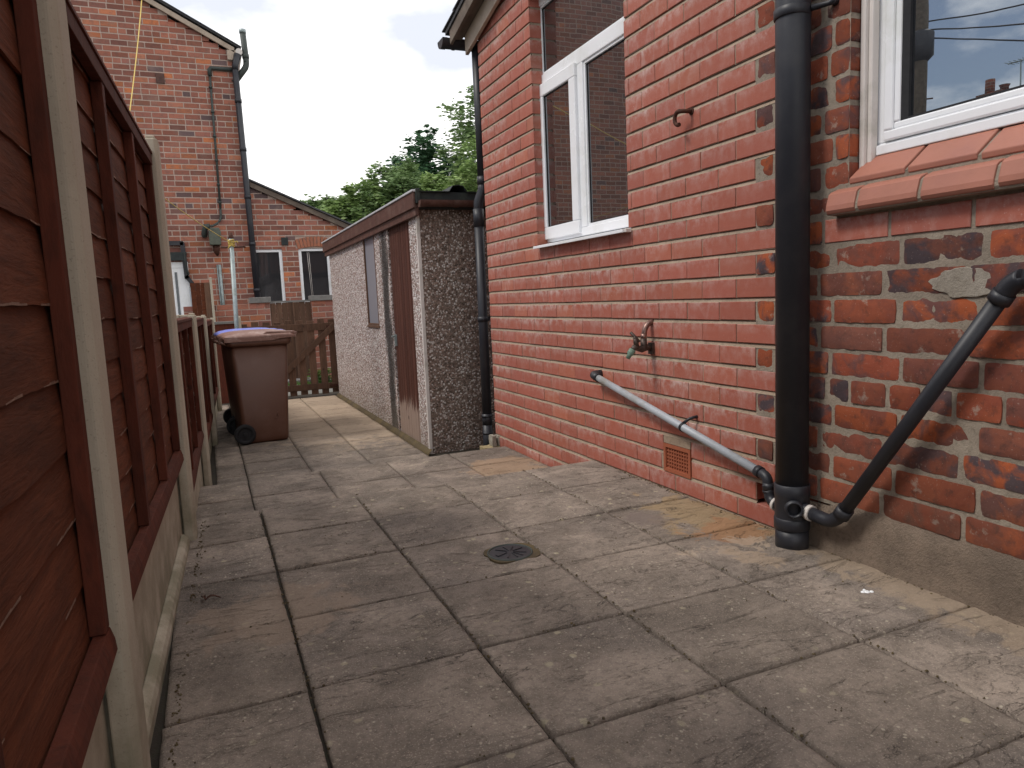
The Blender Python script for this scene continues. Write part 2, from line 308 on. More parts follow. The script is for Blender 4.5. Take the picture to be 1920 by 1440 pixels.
M_PEB=pebble('pebbledash_panel',[(0,(.70,.62,.59)),(.25,(.46,.33,.30)),(.43,(.86,.82,.80)),(.64,(.34,.22,.19)),(.78,(.62,.50,.47)),(.93,(.15,.11,.10))],ex_side)
M_PEB2=pebble('shaded_dirty_pebbledash_panel',[(0,(.28,.20,.16)),(.22,(.13,.095,.075)),(.38,(.50,.42,.37)),(.54,(.19,.13,.10)),(.70,(.38,.27,.22)),(.84,(.70,.64,.60))])  # darker stones: front wall's shade painted in along with its brown-grey dirt
# window glass: dark room behind a reflecting pane
def glass(name,refl,dark=(.012,.012,.013)):
    t=NT(name); t.b.inputs['Base Color'].default_value=(*dark,1); t.b.inputs['Roughness'].default_value=.3; t.b.inputs['Specular IOR Level'].default_value=.2
    g=t.n('ShaderNodeBsdfGlossy',Roughness=.0); g.inputs['Color'].default_value=(.86,.93,1,1)
    v=t.obj(); g.inputs['Roughness'].default_value=.004; t.set(g.inputs['Normal'],t.bump(t.noise(v,2.2,2,.4),.006,.12))
    mxs=t.n('ShaderNodeMixShader'); f=t.n('ShaderNodeFresnel',IOR=1.5); fac=t.math('ADD',f.outputs[0],refl,True)
    t.set(mxs.inputs[0],fac); t.set(mxs.inputs[1],t.b.outputs[0]); t.set(mxs.inputs[2],g.outputs[0]); t.set(t.o.inputs[0],mxs.outputs[0]); return t.m
M_GLASS=glass('reflective_window_glass',.34)
M_GLASS2=glass('dim_window_glass',.16,(.02,.015,.013))
M_GLASS3=glass('dark_window_glass',.02,(.022,.022,.025))
t=NT('frosted_shed_pane'); v=t.obj(); wv=t.n('ShaderNodeTexWave',wave_type='RINGS',Scale=3.0,Distortion=1.5); t.set(wv.inputs['Vector'],t.obj((1,3,1)))
c=t.mix(t.math('MULTIPLY',wv.outputs['Fac'],.35),(.20,.205,.235),(.33,.33,.36)); M_FROST=t.out(c,.35,None,.5)
def leafmat(name,a,b,c_):
    t=NT(name); (r,g,b_,*_),av=t.rndc(); c=t.ramp(r,[(0,a),(.5,b),(1,c_)]); c=bright(t,c,t.math('ADD',t.math('MULTIPLY',g,.7),.65))
    t.out(c,.6,None,.3); 
    tr=t.n('ShaderNodeBsdfTranslucent'); t.set(tr.inputs['Color'],c); mxs=t.n('ShaderNodeMixShader',Fac=.3); t.set(mxs.inputs[1],t.b.outputs[0]); t.set(mxs.inputs[2],tr.outputs[0]); t.set(t.o.inputs[0],mxs.outputs[0]); return t.m
M_LEAF1=leafmat('ash_leaves',(.11,.18,.075),(.16,.24,.10),(.24,.33,.14))
M_LEAF2=leafmat('conifer_foliage',(.05,.11,.06),(.07,.15,.075),(.10,.19,.09))
M_LEAF3=leafmat('bright_leaves',(.16,.24,.085),(.21,.31,.10),(.30,.39,.16))
M_LEAF4=leafmat('hedge_leaves',(.15,.23,.10),(.20,.30,.12),(.28,.37,.18))
M_BARK=simple('bark',(.09,.07,.05),.9,.2,0,.3,12,.01)
M_GRASS=leafmat('grass_blades',(.05,.12,.02),(.09,.18,.03),(.14,.22,.05))
# ------------------------------------------------------------------ brick walls
class Wall:
    """courses of individual bricks on a vertical plane: P origin, UU along, NN outwards"""
    def __init__(s,P,UU,NN,gauge,zb,jh,jv,rec,wstruck=False):
        s.P=Vector(P);s.U=Vector(UU);s.N=Vector(NN);s.g=gauge;s.zb=zb;s.jh=jh;s.jv=jv;s.rec=rec;s.ws=wstruck;s.mort=MB();s.open=[]
    def p(s,u,z,n): return s.P+s.U*u+Vector((0,0,z))+s.N*n
    def smooth_brick(s,mb,u0,u1,z0,z1,depth=.10,ch=.0018):
        if u1-u0<.012 or z1-z0<.012:return
        n=U(-.0012,.0012); j=lambda:U(-.0012,.0012); a,b_,c_,d=u0+j(),u1+j(),z0+j(),z1+j()
        v=[s.p(x,z,n) for x,z in((a+ch,c_+ch),(b_-ch,c_+ch),(b_-ch,d-ch),(a+ch,d-ch))]+[s.p(x,z,n-ch) for x,z in((a,c_),(b_,c_),(b_,d),(a,d))]+[s.p(x,z,-depth) for x,z in((a,c_),(b_,c_),(b_,d),(a,d))]
        f=[(0,1,2,3)]+[(i,4+i,4+(i+1)%4,(i+1)%4) for i in range(4)]+[(4+i,8+i,8+(i+1)%4,4+(i+1)%4) for i in range(4)]
        mb.add(v,f,rc())
    def old_brick(s,mb,u0,u1,z0,z1,depth=.10,res=.011,amp=.0028):
        if u1-u0<.02 or z1-z0<.02:return
        nu=max(3,int((u1-u0)/res));nz=max(3,int((z1-z0)/res)); sd=Vector((U(0,99),U(0,99),U(0,99))); off=U(-.003,.003); tilt=U(-.004,.004); v=[]
        for i in range(nz+1):
            for k in range(nu+1):
                u=u0+(u1-u0)*k/nu; z=z0+(z1-z0)*i/nz
                du=min(k,nu-k)/nu*(u1-u0); dz=min(i,nz-i)/nz*(z1-z0); e_=min(du,dz)
                nn=noise.noise(Vector((u*24,z*24,0))+sd); n2=noise.noise(Vector((u*75,z*75,3))+sd)
                d=off+tilt*(k/nu-.5)+amp*nn+amp*.4*n2
                if e_<1e-6: d-=.0028+.002*n2
                elif e_<res*1.1: d-=.0005
                cr=(1 if du+dz<1e-6 else 0)
                w=.0026*noise.noise(Vector((u*40,z*40,9))+sd)+(.002 if cr else 0)
                if k in(0,nu): u+= w*(1 if k==0 else -1)+(.001 if k==0 else -.001)
                if i in(0,nz): z+= w*(1 if i==0 else -1)
                v.append(s.p(u,z,d))
        W_=nu+1; f=[(i*W_+k,i*W_+k+1,(i+1)*W_+k+1,(i+1)*W_+k) for i in range(nz) for k in range(nu)]
        ring=[k for k in range(nu+1)]+[i*W_+nu for i in range(1,nz+1)]+[nz*W_+k for k in range(nu-1,-1,-1)]+[i*W_ for i in range(nz-1,0,-1)]
        o=len(v)
        m_=len(ring)
        for q in ring: v.append(v[q].copy())
        for q in ring: v.append(v[q]+s.N*(-depth-s.N.dot(v[q]-s.P)))
        f+=[(o+i,o+m_+i,o+m_+(i+1)%m_,o+(i+1)%m_) for i in range(m_)]
        mb.add(v,f,rc(),True)
    def segs(s,u0,u1,z0,z1):
        out=[(u0,u1,z0,z1)]
        for (a,b,c,d) in s.open:
            nx=[]
            for (p,q,r_,t_) in out:
                if q<=a or p>=b or t_<=c or r_>=d: nx.append((p,q,r_,t_)); continue
                if p<a: nx.append((p,a,r_,t_))
                if q>b: nx.append((b,q,r_,t_))
                if r_<c: nx.append((max(p,a),min(q,b),r_,c))
                if t_>d: nx.append((max(p,a),min(q,b),d,t_))
            out=nx
        return out
    def lay(s,mbf,u0f,u1f,k0,k1,joints,top=None):
        """mbf(u,k)->(mb,fn); joints(k)->sorted joint positions"""
        for k in range(k0,k1):
            zt=s.zb+k*s.g; zb_=zt-s.g; u0=u0f(k);u1=u1f(k); js=[u0]+[j for j in joints(k) if u0+.02<j<u1-.02]+[u1]
            for a,b in zip(js[:-1],js[1:]):
                h=s.jv/2
                if top and zt-.02>top((a+b)/2): continue
                for (p,q,r_,t_) in s.segs(a,b,zb_,zt):
                    mb,fn=mbf((p+q)/2,k)
                    lo=r_+(s.jh if r_==zb_ else 0)
                    fn(mb,p+(h if p==a else 0),q-(h if q==b else 0),lo,t_)
            for (p,q,r_,t_) in s.segs(u0,u1,zb_,zt):
                if top:   # clip the mortar under a raking top
                    nseg=max(1,int((q-p)/.24)); 
                else: nseg=1
                for i in range(nseg):
                    a=p+(q-p)*i/nseg;b=p+(q-p)*(i+1)/nseg
                    if top and t_-.02>top((a+b)/2): continue
                    if s.ws:
                        hh=s.jh if r_==zb_ else 0
                        s.mort.add([s.p(a,r_+hh-.001,-.0032),s.p(b,r_+hh-.001,-.0032),s.p(b,t_,-.0032),s.p(a,t_,-.0032)],[(0,1,2,3)])
                    if not s.ws or r_==zb_: 
                        tt=t_ if not s.ws else r_+s.jh+.001
                        s.mort.add([s.p(a,r_,-s.rec),s.p(b,r_,-s.rec),s.p(b,tt,-s.rec),s.p(a,tt,-s.rec)],[(0,1,2,3)])
                    if s.ws and r_==zb_: s.mort.add([s.p(a,r_-.001,-.0008),s.p(b,r_-.001,-.0008),s.p(b,r_+s.jh+.001,-s.rec*.97),s.p(a,r_+s.jh+.001,-s.rec*.97)],[(0,1,2,3)])
        for (a,b,c,d) in s.open:
            e_=.004; A,B,C,D=a-e_,b+e_,c-e_,d+e_; q=[(A,C),(B,C),(B,D),(A,D)]
            v=[s.p(u,z,-s.rec) for u,z in q]+[s.p(u,z,-.14) for u,z in q]
            s.mort.add(v,[(i,4+i,4+(i+1)%4,(i+1)%4) for i in range(4)])
XW=1.833
#=================================================================== the house on the right
house=thing('brick_house','red brick house on the right with smooth extension and white windows','house',(XW,1.8,0))
W1=Wall((XW,0,0),(0,1,0),(-1,0,0),.0836,.405,.0150,.0048,.010,True)
EW=(2.877,3.862,1.165,2.55)      # extension window opening (y0,y1,z0,z1)
HW=(.35,1.641,1.165,2.42)        # house window opening
AB=(2.43,2.63,.072,.237)
W1.open=[EW,AB]
sm_b=MB(); ol_b=MB()
def tooth(k): return 1.944 if k%2==0 else 2.042
verge=lambda u: 2.64+(4.75-u)*.225
def jn(k):
    o=1.944 if k%2==0 else 2.042
    return [o+.2006*i for i in range(1,15)]
W1.lay(lambda u,k:(sm_b,W1.smooth_brick),tooth,lambda k:4.68,-8,33,jn,verge)
# cut bricks beside the air brick sit in the joint pattern; mortar patch above it
W1.mort.box(XW-.001,XW+.05,2.435,2.625,.205,.236)
W1.mort.build('mortar',M_MS,house,fixn=False)
W2=Wall((XW-.002,0,0),(0,1,0),(-1,0,0),.0836,.405,.0135,.0125,.0042)
W2.open=[HW]
def jo(k):
    if k%6==2 and k!=8: return [1.944-.113*i+(.02 if i%3==0 else 0) for i in range(1,19)]
    return [tooth(k)-(.10 if k%2 else .2)-.243*i+U(-.010,.010) for i in range(0,9)]
sm_b.build('smooth_brickwork',M_SB,house,fixn=False); sl_b=MB()
W2.lay(lambda u,k:(sl_b,W2.smooth_brick) if (k==8 and u<1.72) else (ol_b,W2.old_brick),lambda k:-.25,tooth,-2,28,lambda k:sorted(jo(k)))
sl_b.build('brick_course',M_SB,house,fixn=False)
ol_b.build('old_brickwork',M_OB,house,fixn=False)
W2.mort.build('grey_mortar_joints',M_MO,house,fixn=False)
# solid bodies behind
t=NT('house_body_brick'); bt=t.n('ShaderNodeTexBrick',Scale=1.0); bt.inputs['Brick Width'].default_value=.225; bt.inputs['Row Height'].default_value=.0836; bt.inputs['Mortar Size'].default_value=.007
bt.inputs['Color1'].default_value=(.26,.07,.04,1); bt.inputs['Color2'].default_value=(.15,.06,.05,1); bt.inputs['Mortar'].default_value=(.24,.20,.16,1)
cx=t.n('ShaderNodeCombineXYZ'); q=t.sep(t.obj()); t.set(cx.inputs[0],t.math('ADD',q[0],q[1])); t.set(cx.inputs[1],q[2]); t.set(bt.inputs['Vector'],cx.outputs[0])
M_BODY=t.out(bt.outputs['Color'],.9,t.bump(bt.outputs['Fac'],-.004,.6),.2)
b_=MB(); b_.box(2.02,5.5,1.9,4.66,-.4,2.5); b_.box(1.86,2.0,4.58,4.672,-.4,2.5); b_.box(XW+.03,2.01,.345,1.9,-.4,1.16)
b_.box(XW+.03,2.01,.345,2.6,2.56,5.6); b_.box(XW,6.5,-2.2,-.26,-.4,5.6); b_.box(2.02,6.5,-.25,1.88,-.4,5.6); b_.box(XW+.03,2.01,-.25,.34,-.4,5.6)
b_.build('inner_wall',M_BODY,house)
# plinth render on old wall
cp=MB(); vv=[]
for i in range(40):
    a=2*math.pi*i/40; r_=1+.22*noise.noise(Vector((math.cos(a)*2.2,math.sin(a)*2.2,6)))+.12*noise.noise(Vector((math.cos(a)*7,math.sin(a)*7,2))); vv.append((1.262+.095*r_*math.cos(a),.862+.040*r_*math.sin(a)))
cp.prism(vv,XW-.0035,XW+.004,'x'); cp.build('cement_patch',M_PATCH,house,.002)
pm=MB(); nY=46; nZ=7
vv=[];
for i in range(nY+1):
    y=-.4+(1.80+.4)*i/nY; top=.175+.022*noise.noise(Vector((y*5,0,0)))+.012*noise.noise(Vector((y*19,3,0)))-(.03 if y>1.68 else 0)
    for k in range(nZ+1):
        z=-.03+(top+.03)*k/nZ; n_=.020-.012*(k/nZ)+.004*noise.noise(Vector((y*14,z*14,5)))
        if k==nZ: n_=-.004
        vv.append((XW-n_,y,z))
pm.add(vv,[(i*(nZ+1)+k,(i+1)*(nZ+1)+k,(i+1)*(nZ+1)+k+1,i*(nZ+1)+k+1) for i in range(nY) for k in range(nZ)],sm=True)
pm.build('rendered_plinth',M_RN,house)
# air brick
ab=MB(); y0,y1,z0,z1=2.434,2.626,.077,.203; fr=.016; xf=XW-.003
ab.box(xf,xf+.06,y0,y1,z0,z0+fr); ab.box(xf,xf+.06,y0,y1,z1-fr,z1); ab.box(xf,xf+.06,y0,y0+fr,z0+fr,z1-fr); ab.box(xf,xf+.06,y1-fr,y1,z0+fr,z1-fr)
ny,nz=9,6; iy0,iy1,iz0,iz1=y0+fr,y1-fr,z0+fr,z1-fr; sy=(iy1-iy0)/ny; sz=(iz1-iz0)/nz
for i in range(ny+1): 
    yc=iy0+sy*i; ab.box(xf+.005,xf+.04,yc-sy*.19,yc+sy*.19,iz0,iz1)
for i in range(nz+1):
    zc=iz0+sz*i; ab.box(xf+.006,xf+.04,iy0,iy1,zc-sz*.19,zc+sz*.19)
abo=ab.build('air_brick',M_TERRA,house)
q=MB(); q.box(xf+.045,xf+.055,iy0,iy1,iz0,iz1); q.build('air_brick_backing',M_DARKI,abo)
# extension window -------------------------------------------------
def bars(mb,x0,x1,y0,y1,z0,z1,wd):  # frame ring
    mb.box(x0,x1,y0,y1,z0,z0+wd); mb.box(x0,x1,y0,y1,z1-wd,z1); mb.box(x0,x1,y0,y0+wd,z0+wd,z1-wd); mb.box(x0,x1,y1-wd,y1,z0+wd,z1-wd)
win=MB(); X0=1.90
bars(win,X0,X0+.07,2.88,3.915,1.188,2.56,.045)
win.box(X0,X0+.07,2.925,3.87,2.07,2.14); win.box(X0,X0+.07,3.385,3.44,1.233,2.07); win.box(X0+.001,X0+.07,3.44,3.455,1.233,2.07)
wo_=win.build('window',M_UPVC,house,.004)
s_=MB(); bars(s_,X0-.016,X0+.05,3.445,3.905,1.205,2.085,.07); s_.build('casement',M_UPVC,wo_,.005)
s_=MB(); bars(s_,X0+.008,X0+.04,2.925,3.87,2.14,2.515,.012); bars(s_,X0+.008,X0+.04,2.925,3.385,1.233,2.07,.014); s_.build('glazing_bead',M_UPVC,wo_,.002)
s_=MB(); s_.box(X0+.02,X0+.03,2.93,3.865,2.135,2.52); s_.box(X0+.02,X0+.03,2.93,3.38,1.24,2.065); s_.box(X0+.0,X0+.03,3.51,3.84,1.27,2.02); s_.build('pane',M_GLASS2,wo_)
s_=MB(); 
for a,b_2,c_,d in((2.937,3.858,2.152,2.503),(2.939,3.371,1.247,2.056)): bars(s_,X0+.0165,X0+.02,a,b_2,c_,d,.006)
bars(s_,X0-.004,X0-.0005,3.515,3.835,1.275,2.015,.006); s_.build('black_gasket',M_RUBBER,wo_)
s_=MB(); s_.prism([(1.79,1.150),(1.79,1.165),(1.955,1.188),(1.955,1.170)],2.86,3.835,'y'); so_=s_.build('window_sill',M_UPVC,house,.002)
s_=MB(); s_.box(1.80,1.83,2.845,2.86,1.150,1.166); s_.build('sill_end_cap',M_CREAM,so_,.002)
# house window -----------------------------------------------------
win=MB(); X1=1.915
bars(win,X1,X1+.07,.40,1.620,1.252,2.42,.035); wo2=win.build('window',M_UPVC,house,.004)
s_=MB(); bars(s_,X1-.010,X1+.05,.436,1.583,1.289,2.38,.030); bars(s_,X1-.003,X1+.045,.466,1.553,1.319,2.35,.020); s_.build('sash',M_UPVC,wo2,.005)
s_=MB(); s_.box(X1+.012,X1+.022,.48,1.54,1.33,2.34); s_.build('pane',M_GLASS,wo2)
s_=MB(); bars(s_,X1+.002,X1+.0115,.486,1.5325,1.339,2.33,.006); s_.box(X1+.0015,X1+.0117,1.508,1.533,1.34,2.33); s_.build('black_gasket',M_RUBBER,wo2)
s_=MB(); s_.box(1.872,1.99,1.6215,1.639,1.20,2.42); s_.box(1.885,1.912,1.606,1.6213,1.215,2.42); s_.build('trim',M_CREAM,wo2,.003)
s_=MB(); s_.box(X1-.012,X1+.06,.40,1.605,1.252,1.2805); s_.build('drip_bar',M_UPVC,wo2,.003)
# clay sills: two courses, each tile separate but one sill part per course
def tiles(name,prof,ys,mortz):
    s_=MB(); mm=MB()
    for a,b_2 in zip(ys[:-1],ys[1:]):
        t1,t2=U(-.0015,.0015),U(-.0015,.0015)
        s_.prism([(x,z+t1) for x,z in prof],b_2+.0055,a-.0055,'y',rc())
    o=s_.build(name,M_TILE,house,.003)
    mm.prism([(x+.005,z-.005) if i not in(0,) else (x+.004,z-.001) for i,(x,z) in enumerate(prof)],ys[-1],ys[0]-.002,'y'); mm.build('sill_mortar',M_MO,o)
    return o
tiles('upper_clay_sill',[(1.826,1.170),(1.824,1.186),(1.905,1.249),(1.95,1.2515),(1.95,1.170)],[1.637,1.44,1.235,1.03,.82,.6,.4],0)
tiles('lower_clay_sill',[(1.802,1.085),(1.790,1.088),(1.784,1.098),(1.785,1.112),(1.795,1.146),(1.804,1.154),(1.832,1.164),(1.86,1.160),(1.86,1.085)],[1.688,1.572,1.37,1.165,.96,.75,.55,.35],0)
s_=MB(); s_.box(1.829,1.86,.35,1.65,1.150,1.176); s_.build('sill_bedding',M_MO,house)
# extension roof edge ----------------------------------------------
def rake(name,mat,x0,x1,dz0,dz1,y0=1.95,y1=4.86,par=house,bev=None):
    s_=MB(); zl=lambda y:2.552+(4.72-y)*.225
    s_.add([(x,y,zl(y)+d) for x in(x0,x1) for (y,d) in((y0,dz0),(y0,dz1),(y1,dz1),(y1,dz0))],[(0,1,2,3),(7,6,5,4),(0,4,5,1),(1,5,6,2),(2,6,7,3),(3,7,4,0)])
    return s_.build(name,mat,par,bev)
rake('barge_board',M_BARGE,1.788,1.812,.0,.125,1.95,4.80,bev=.003)
rake('soffit_board',M_SOFFIT,1.728,1.787,.125,.145,1.95,4.85)
rake('outer_fascia',M_SOFFIT,1.705,1.727,.10,.19,1.95,4.87,bev=.003)
rf=rake('roof',M_SLATE,1.695,5.5,.192,.215,1.9,4.93)
s_=MB(); zl=lambda y:2.552+(4.72-y)*.225+.217
for i in range(12):
    y=4.97-i*.24
    for j in range(3): 
        x=1.685+j*.25; s_.add([(x+a*.243,y-b_2*.27,zl(y-b_2*.27)+.004+(.012 if b_2==0 else 0)+c_) for a in(0,1) for b_2 in(0,1) for c_ in(0,.008)],[(0,1,3,2),(4,6,7,5),(0,4,5,1),(2,3,7,6),(0,2,6,4),(1,5,7,3)],rc())
s_.build('slates',M_SLATE,rf)
# half round gutter along the eave, its stop end showing
s_=MB(); seg=12; gy,gz,gr=4.93,2.665,.056
def gut(x0,x1,r0,c=(.5,.5,.5)):
    v=[];n_=seg+1
    for x in(x0,x1):
        for rr in(r0,r0-.004):
            for i in range(n_): a=math.pi+math.pi*i/seg; v.append((x,gy+math.cos(a)*rr,gz+math.sin(a)*rr))
    f=[]
    for i in range(seg): f+=[(i,i+1,2*n_+i+1,2*n_+i),(n_+i,3*n_+i,3*n_+i+1,n_+i+1),(i,n_+i,n_+i+1,i+1),(2*n_+i,2*n_+i+1,3*n_+i+1,3*n_+i)]
    s_.add(v,f,sm=False)
gut(1.66,5.4,gr); gut(1.655,1.69,gr+.004); gut(1.745,1.76,gr+.004)
s_.add([(1.656,gy+math.cos(math.pi+math.pi*i/seg)*gr,gz+math.sin(math.pi+math.pi*i/seg)*gr) for i in range(seg+1)],[tuple(range(seg+1))])
s_.build('gutter',M_BLACKP,house)
#=================================================================== rain downpipe at the corner
dp=thing('downpipe','dark grey rain downpipe with swan neck at the corner between brick extension and pebbledash shed','downpipe',(1.81,4.78,-.28))
s_=MB(); s_.tube([(1.855,4.76,2.58),(1.855,4.76,1.66)],.034,18); s_.build('upper_pipe',M_BLACKP,dp)
s_=MB(); s_.tube([(1.855,4.76,1.69),(1.853,4.76,1.63),(1.83,4.77,1.57),(1.822,4.775,1.545),(1.818,4.775,1.40)],.034,18); s_.tube([(1.855,4.76,1.665),(1.855,4.76,1.72)],.038,18); s_.tube([(1.818,4.775,1.38),(1.818,4.775,1.50)],.038,18); s_.build('offset_bend',M_BLACKP,dp)
s_=MB(); s_.tube([(1.818,4.775,1.42),(1.812,4.78,-.02)],.034,20); s_.build('lower_pipe',M_BLACKP,dp)
s_=MB(); s_.tube([(1.812,4.78,.05),(1.812,4.78,-.03)],.038,20); s_.tube([(1.811,4.78,.042),(1.811,4.78,.025)],.041,20); s_.tube([(1.811,4.78,-.02),(1.808,4.78,-.30)],.036,20); s_.tube([(1.81,4.78,-.085),(1.81,4.78,-.10)],.038,20); s_.build('shoe_pipe',M_BLACKP,dp)
s_=MB(); s_.tube([(1.8145,4.778,.75),(1.8145,4.778,.715)],.039,20); s_.box(1.83,1.87,4.755,4.80,.718,.747); s_.build('pipe_clip',M_BLACKP,dp)
#=================================================================== soil stack
sx,sy=1.765,1.795
st=thing('soil_pipe','thick black vertical soil pipe with boss sockets standing against the brick wall','pipe',(sx,sy,0))
s_=MB(); s_.tube([(sx-.006,sy,3.0),(sx,sy,.19)],.0525,40); s_.build('pipe',M_BLACKP,st)
s_=MB(); s_.tube([(sx,sy,.215),(sx,sy,.213),(sx,sy,.175),(sx,sy,.172),(sx,sy,.10),(sx,sy,.098)],[.0545,.0575,.0575,.0555,.0555,.0555],40)
s_.tube([(sx,sy,.10),(sx,sy,.098),(sx,sy,.062),(sx,sy,.06)],[.0555,.058,.058,.0555],40)
s_.build('boss_branch',M_BLACKP,st)
s_=MB(); s_.tube([(sx,sy,.063),(sx,sy,-.02)],.0535,40); s_.build('base_socket',M_BLACKP,st)
d=Vector((-.62,-.78,0)).normalized(); c0=Vector((sx,sy,.142))
s_=MB(); a=c0+d*.035; b_2=c0+d*.075
x_=d.cross(Vector((0,0,1))).normalized(); z_=Vector((0,0,1)); v=[];n_=20
for (p,r_) in((a,.030),(b_2,.0275),(b_2,.0215),(c0+d*.045,.0205)):
    for i in range(n_): an=2*math.pi*i/n_; v.append(p+(x_*math.cos(an)+z_*math.sin(an))*r_)
s_.add(v,[(j*n_+i,j*n_+(i+1)%n_,(j+1)*n_+(i+1)%n_,(j+1)*n_+i) for j in range(3) for i in range(n_)],sm=True); s_.build('open_boss',M_BLACKP,st)
s_=MB(); s_.tube([c0+d*.044,c0+d*.046],.0207,20); s_.build('boss_hole',M_DARKI,st)
s_=MB(); s_.tube([(sx-.006,sy,1.728),(sx-.006,sy,1.726),(sx-.006,sy,1.70),(sx-.006,sy,1.698)],[.053,.0555,.0555,.053],36)
s_.tube([(sx+.02,sy-.05,1.715),(sx+.055,sy-.085,1.72),(XW-.012,sy-.10,1.722),(XW+.002,sy-.10,1.722)],[.010,.008,.012,.014],12); s_.build('bracket',M_BLACKP,st)
def elbow(s_,pts,r,rr=None,seg=16,n=6): # smooth the polyline at inner points
    pts=[Vector(p) for p in pts]; out=[pts[0]]
    for i in range(1,len(pts)-1):
        a,b,c=pts[i-1],pts[i],pts[i+1]; k=rr or .03; p0=b+(a-b).normalized()*k; p1=b+(c-b).normalized()*k
        for j in range(n+1):
            t_=j/n; out.append(p0*(1-t_)**2+b*2*t_*(1-t_)+p1*t_*t_)
    out.append(pts[-1]); s_.tube(out,r,seg)
# grey waste pipe
gw=thing('waste_pipe','light grey sloping waste pipe clipped to the smooth brick wall above the terracotta air brick','pipe',(1.78,2.5,.2))
A=Vector((1.785,3.137,.462)); B=Vector((1.78,1.963,.214))
s_=MB(); s_.tube([A+(A-B)*.0,B],.0165,22); s_.build('grey_pipe',M_GREYP,gw)
s_=MB(); dv=(A-B).normalized(); s_.tube([A-dv*.03,A-dv*.001,A+dv*.002],[.0215,.0215,.0215],20); elbow(s_,[A-dv*.012,A+dv*.028,(1.85,3.165,.470)],.0205,.018,20); s_.build('wall_elbow',M_BLACKP,gw)
s_=MB(); s_.tube([B+dv*.016,B-dv*.006],.0215,22); elbow(s_,[B+dv*.006,(1.778,1.925,.206),(1.775,1.915,.150)],.0185,.02,20); s_.tube([(1.777,1.919,.178),(1.776,1.917,.170)],.0215,20); s_.tube([(1.776,1.916,.160),(1.776,1.916,.152)],.0215,20)
elbow(s_,[(1.775,1.915,.168),(1.773,1.908,.125),(1.769,1.85,.118)],.0185,.028,20); s_.tube([(1.7765,1.9165,.186),(1.7755,1.916,.160)],.0205,20); s_.build('double_bend',M_BLACKP,gw)
s_=MB(); s_.tube([(1.771,1.880,.1205),(1.7705,1.868,.119)],.0235,22); s_.build('white_seal',M_WHITER,gw)
s_=MB(); C0=A+(B-A)*.615; s_.tube([C0-dv*.006,C0+dv*.006],.0195,20); s_.tube([C0+Vector((0,0,.016)),C0+Vector((.02,-.02,.038)),C0+Vector((.056,-.03,.045))],[.007,.006,.007],10); s_.build('pipe_clip',M_BLACKP,gw)
# black waste pipe on the right
bw=thing('waste_pipe','black sloping waste pipe crossing the old brick wall under the clay window sill','pipe',(1.775,1.4,.12))
s_=MB(); P1=Vector((1.775,1.597,.158)); P2=Vector((1.775,1.122,.842)); s_.tube([P1,P2],.0205,22); s_.build('sloping_pipe',M_BLACKP,bw)
dv=(P2-P1).normalized()
s_=MB(); elbow(s_,[(1.770,1.722,.130),(1.772,1.640,.122),(1.7745,1.60,.152),P1+dv*.012],.0215,.022,20); s_.tube([P1-dv*.008,P1+dv*.026],.0255,22); s_.tube([(1.770,1.700,.128),(1.7715,1.690,.127)],.0215,20); s_.build('lower_bend',M_BLACKP,bw)
s_=MB(); s_.tube([(1.769,1.728,.1305),(1.770,1.7125,.129)],.0262,22); s_.build('white_seal',M_WHITER,bw)
s_=MB(); elbow(s_,[P2-dv*.02,P2+dv*.028,(1.775,1.055,.872),(1.775,.98,.875)],.0240,.03,20); s_.tube([P2-dv*.034,P2-dv*.008],.0270,22); s_.build('upper_bend',M_BLACKP,bw)
s_=MB(); s_.tube([(1.768,1.745,.132),(1.769,1.726,.130)],[.027,.024],20); s_.build('boss_stub',M_BLACKP,bw)
s_=MB(); s_.tube([(1.775,1.0,.875),(1.775,-.3,.905)],.0205,18); s_.build('upper_pipe',M_BLACKP,bw)
#=================================================================== tap
tp=thing('garden_tap','small tarnished outdoor tap on a copper bend with green hose connector','tap',(XW,2.70,.6))
s_=MB(); elbow(s_,[(1.845,2.702,.742),(1.80,2.703,.735),(1.788,2.702,.665)],.0125,.04,16,10); s_.tube([(1.789,2.702,.69),(1.788,2.702,.664)],.0135,16); s_.build('copper_bend',M_COPPER,tp)
s_=MB(); s_.tube([(1.788,2.702,.668),(1.788,2.701,.64),(1.79,2.70,.62)],[.0145,.015,.017],14); s_.tube([(XW,2.702,.622),(1.80,2.70,.628),(1.775,2.70,.622),(1.755,2.70,.626),(1.738,2.70,.632),(1.722,2.70,.615)],[.014,.015,.016,.012,.014,.0115],14)
s_.tube([(1.752,2.70,.628),(1.745,2.70,.655),(1.742,2.70,.672)],[.013,.011,.008],12); s_.box(1.822,XW,2.683,2.72,.596,.648); s_.build('tap_body',M_BRASS,tp)
s_=MB(); s_.tube([(1.758,2.688,.655),(1.744,2.70,.675),(1.727,2.712,.700)],[.006,.008,.006],10); s_.tube([(1.742,2.70,.665),(1.742,2.70,.68)],.008,10); s_.build('tap_handle',M_BRASS,tp)
s_=MB(); s_.tube([(1.727,2.70,.622),(1.716,2.70,.606),(1.712,2.70,.600),(1.702,2.70,.585)],[.015,.0165,.011,.0095],14); s_.build('hose_connector',M_GREEN,tp)
#=================================================================== iron hook
hk=MB(); pts=[(XW+.02,2.397,1.573),(1.81,2.398,1.573),(1.795,2.400,1.573)]+[(1.787,2.420-.026*math.cos(R(62+i*18)),1.551+.026*math.sin(R(62+i*18))) for i in range(13)]
hk.tube(pts,.0082,12); hk.tube([(XW+.001,2.397,1.573),(XW-.004,2.397,1.573)],.014,12)
ho=hk.build('washing_line_hook',M_RUST); tag(ho,'small rusty iron hook screwed into the brick wall right of the extension window','hook')
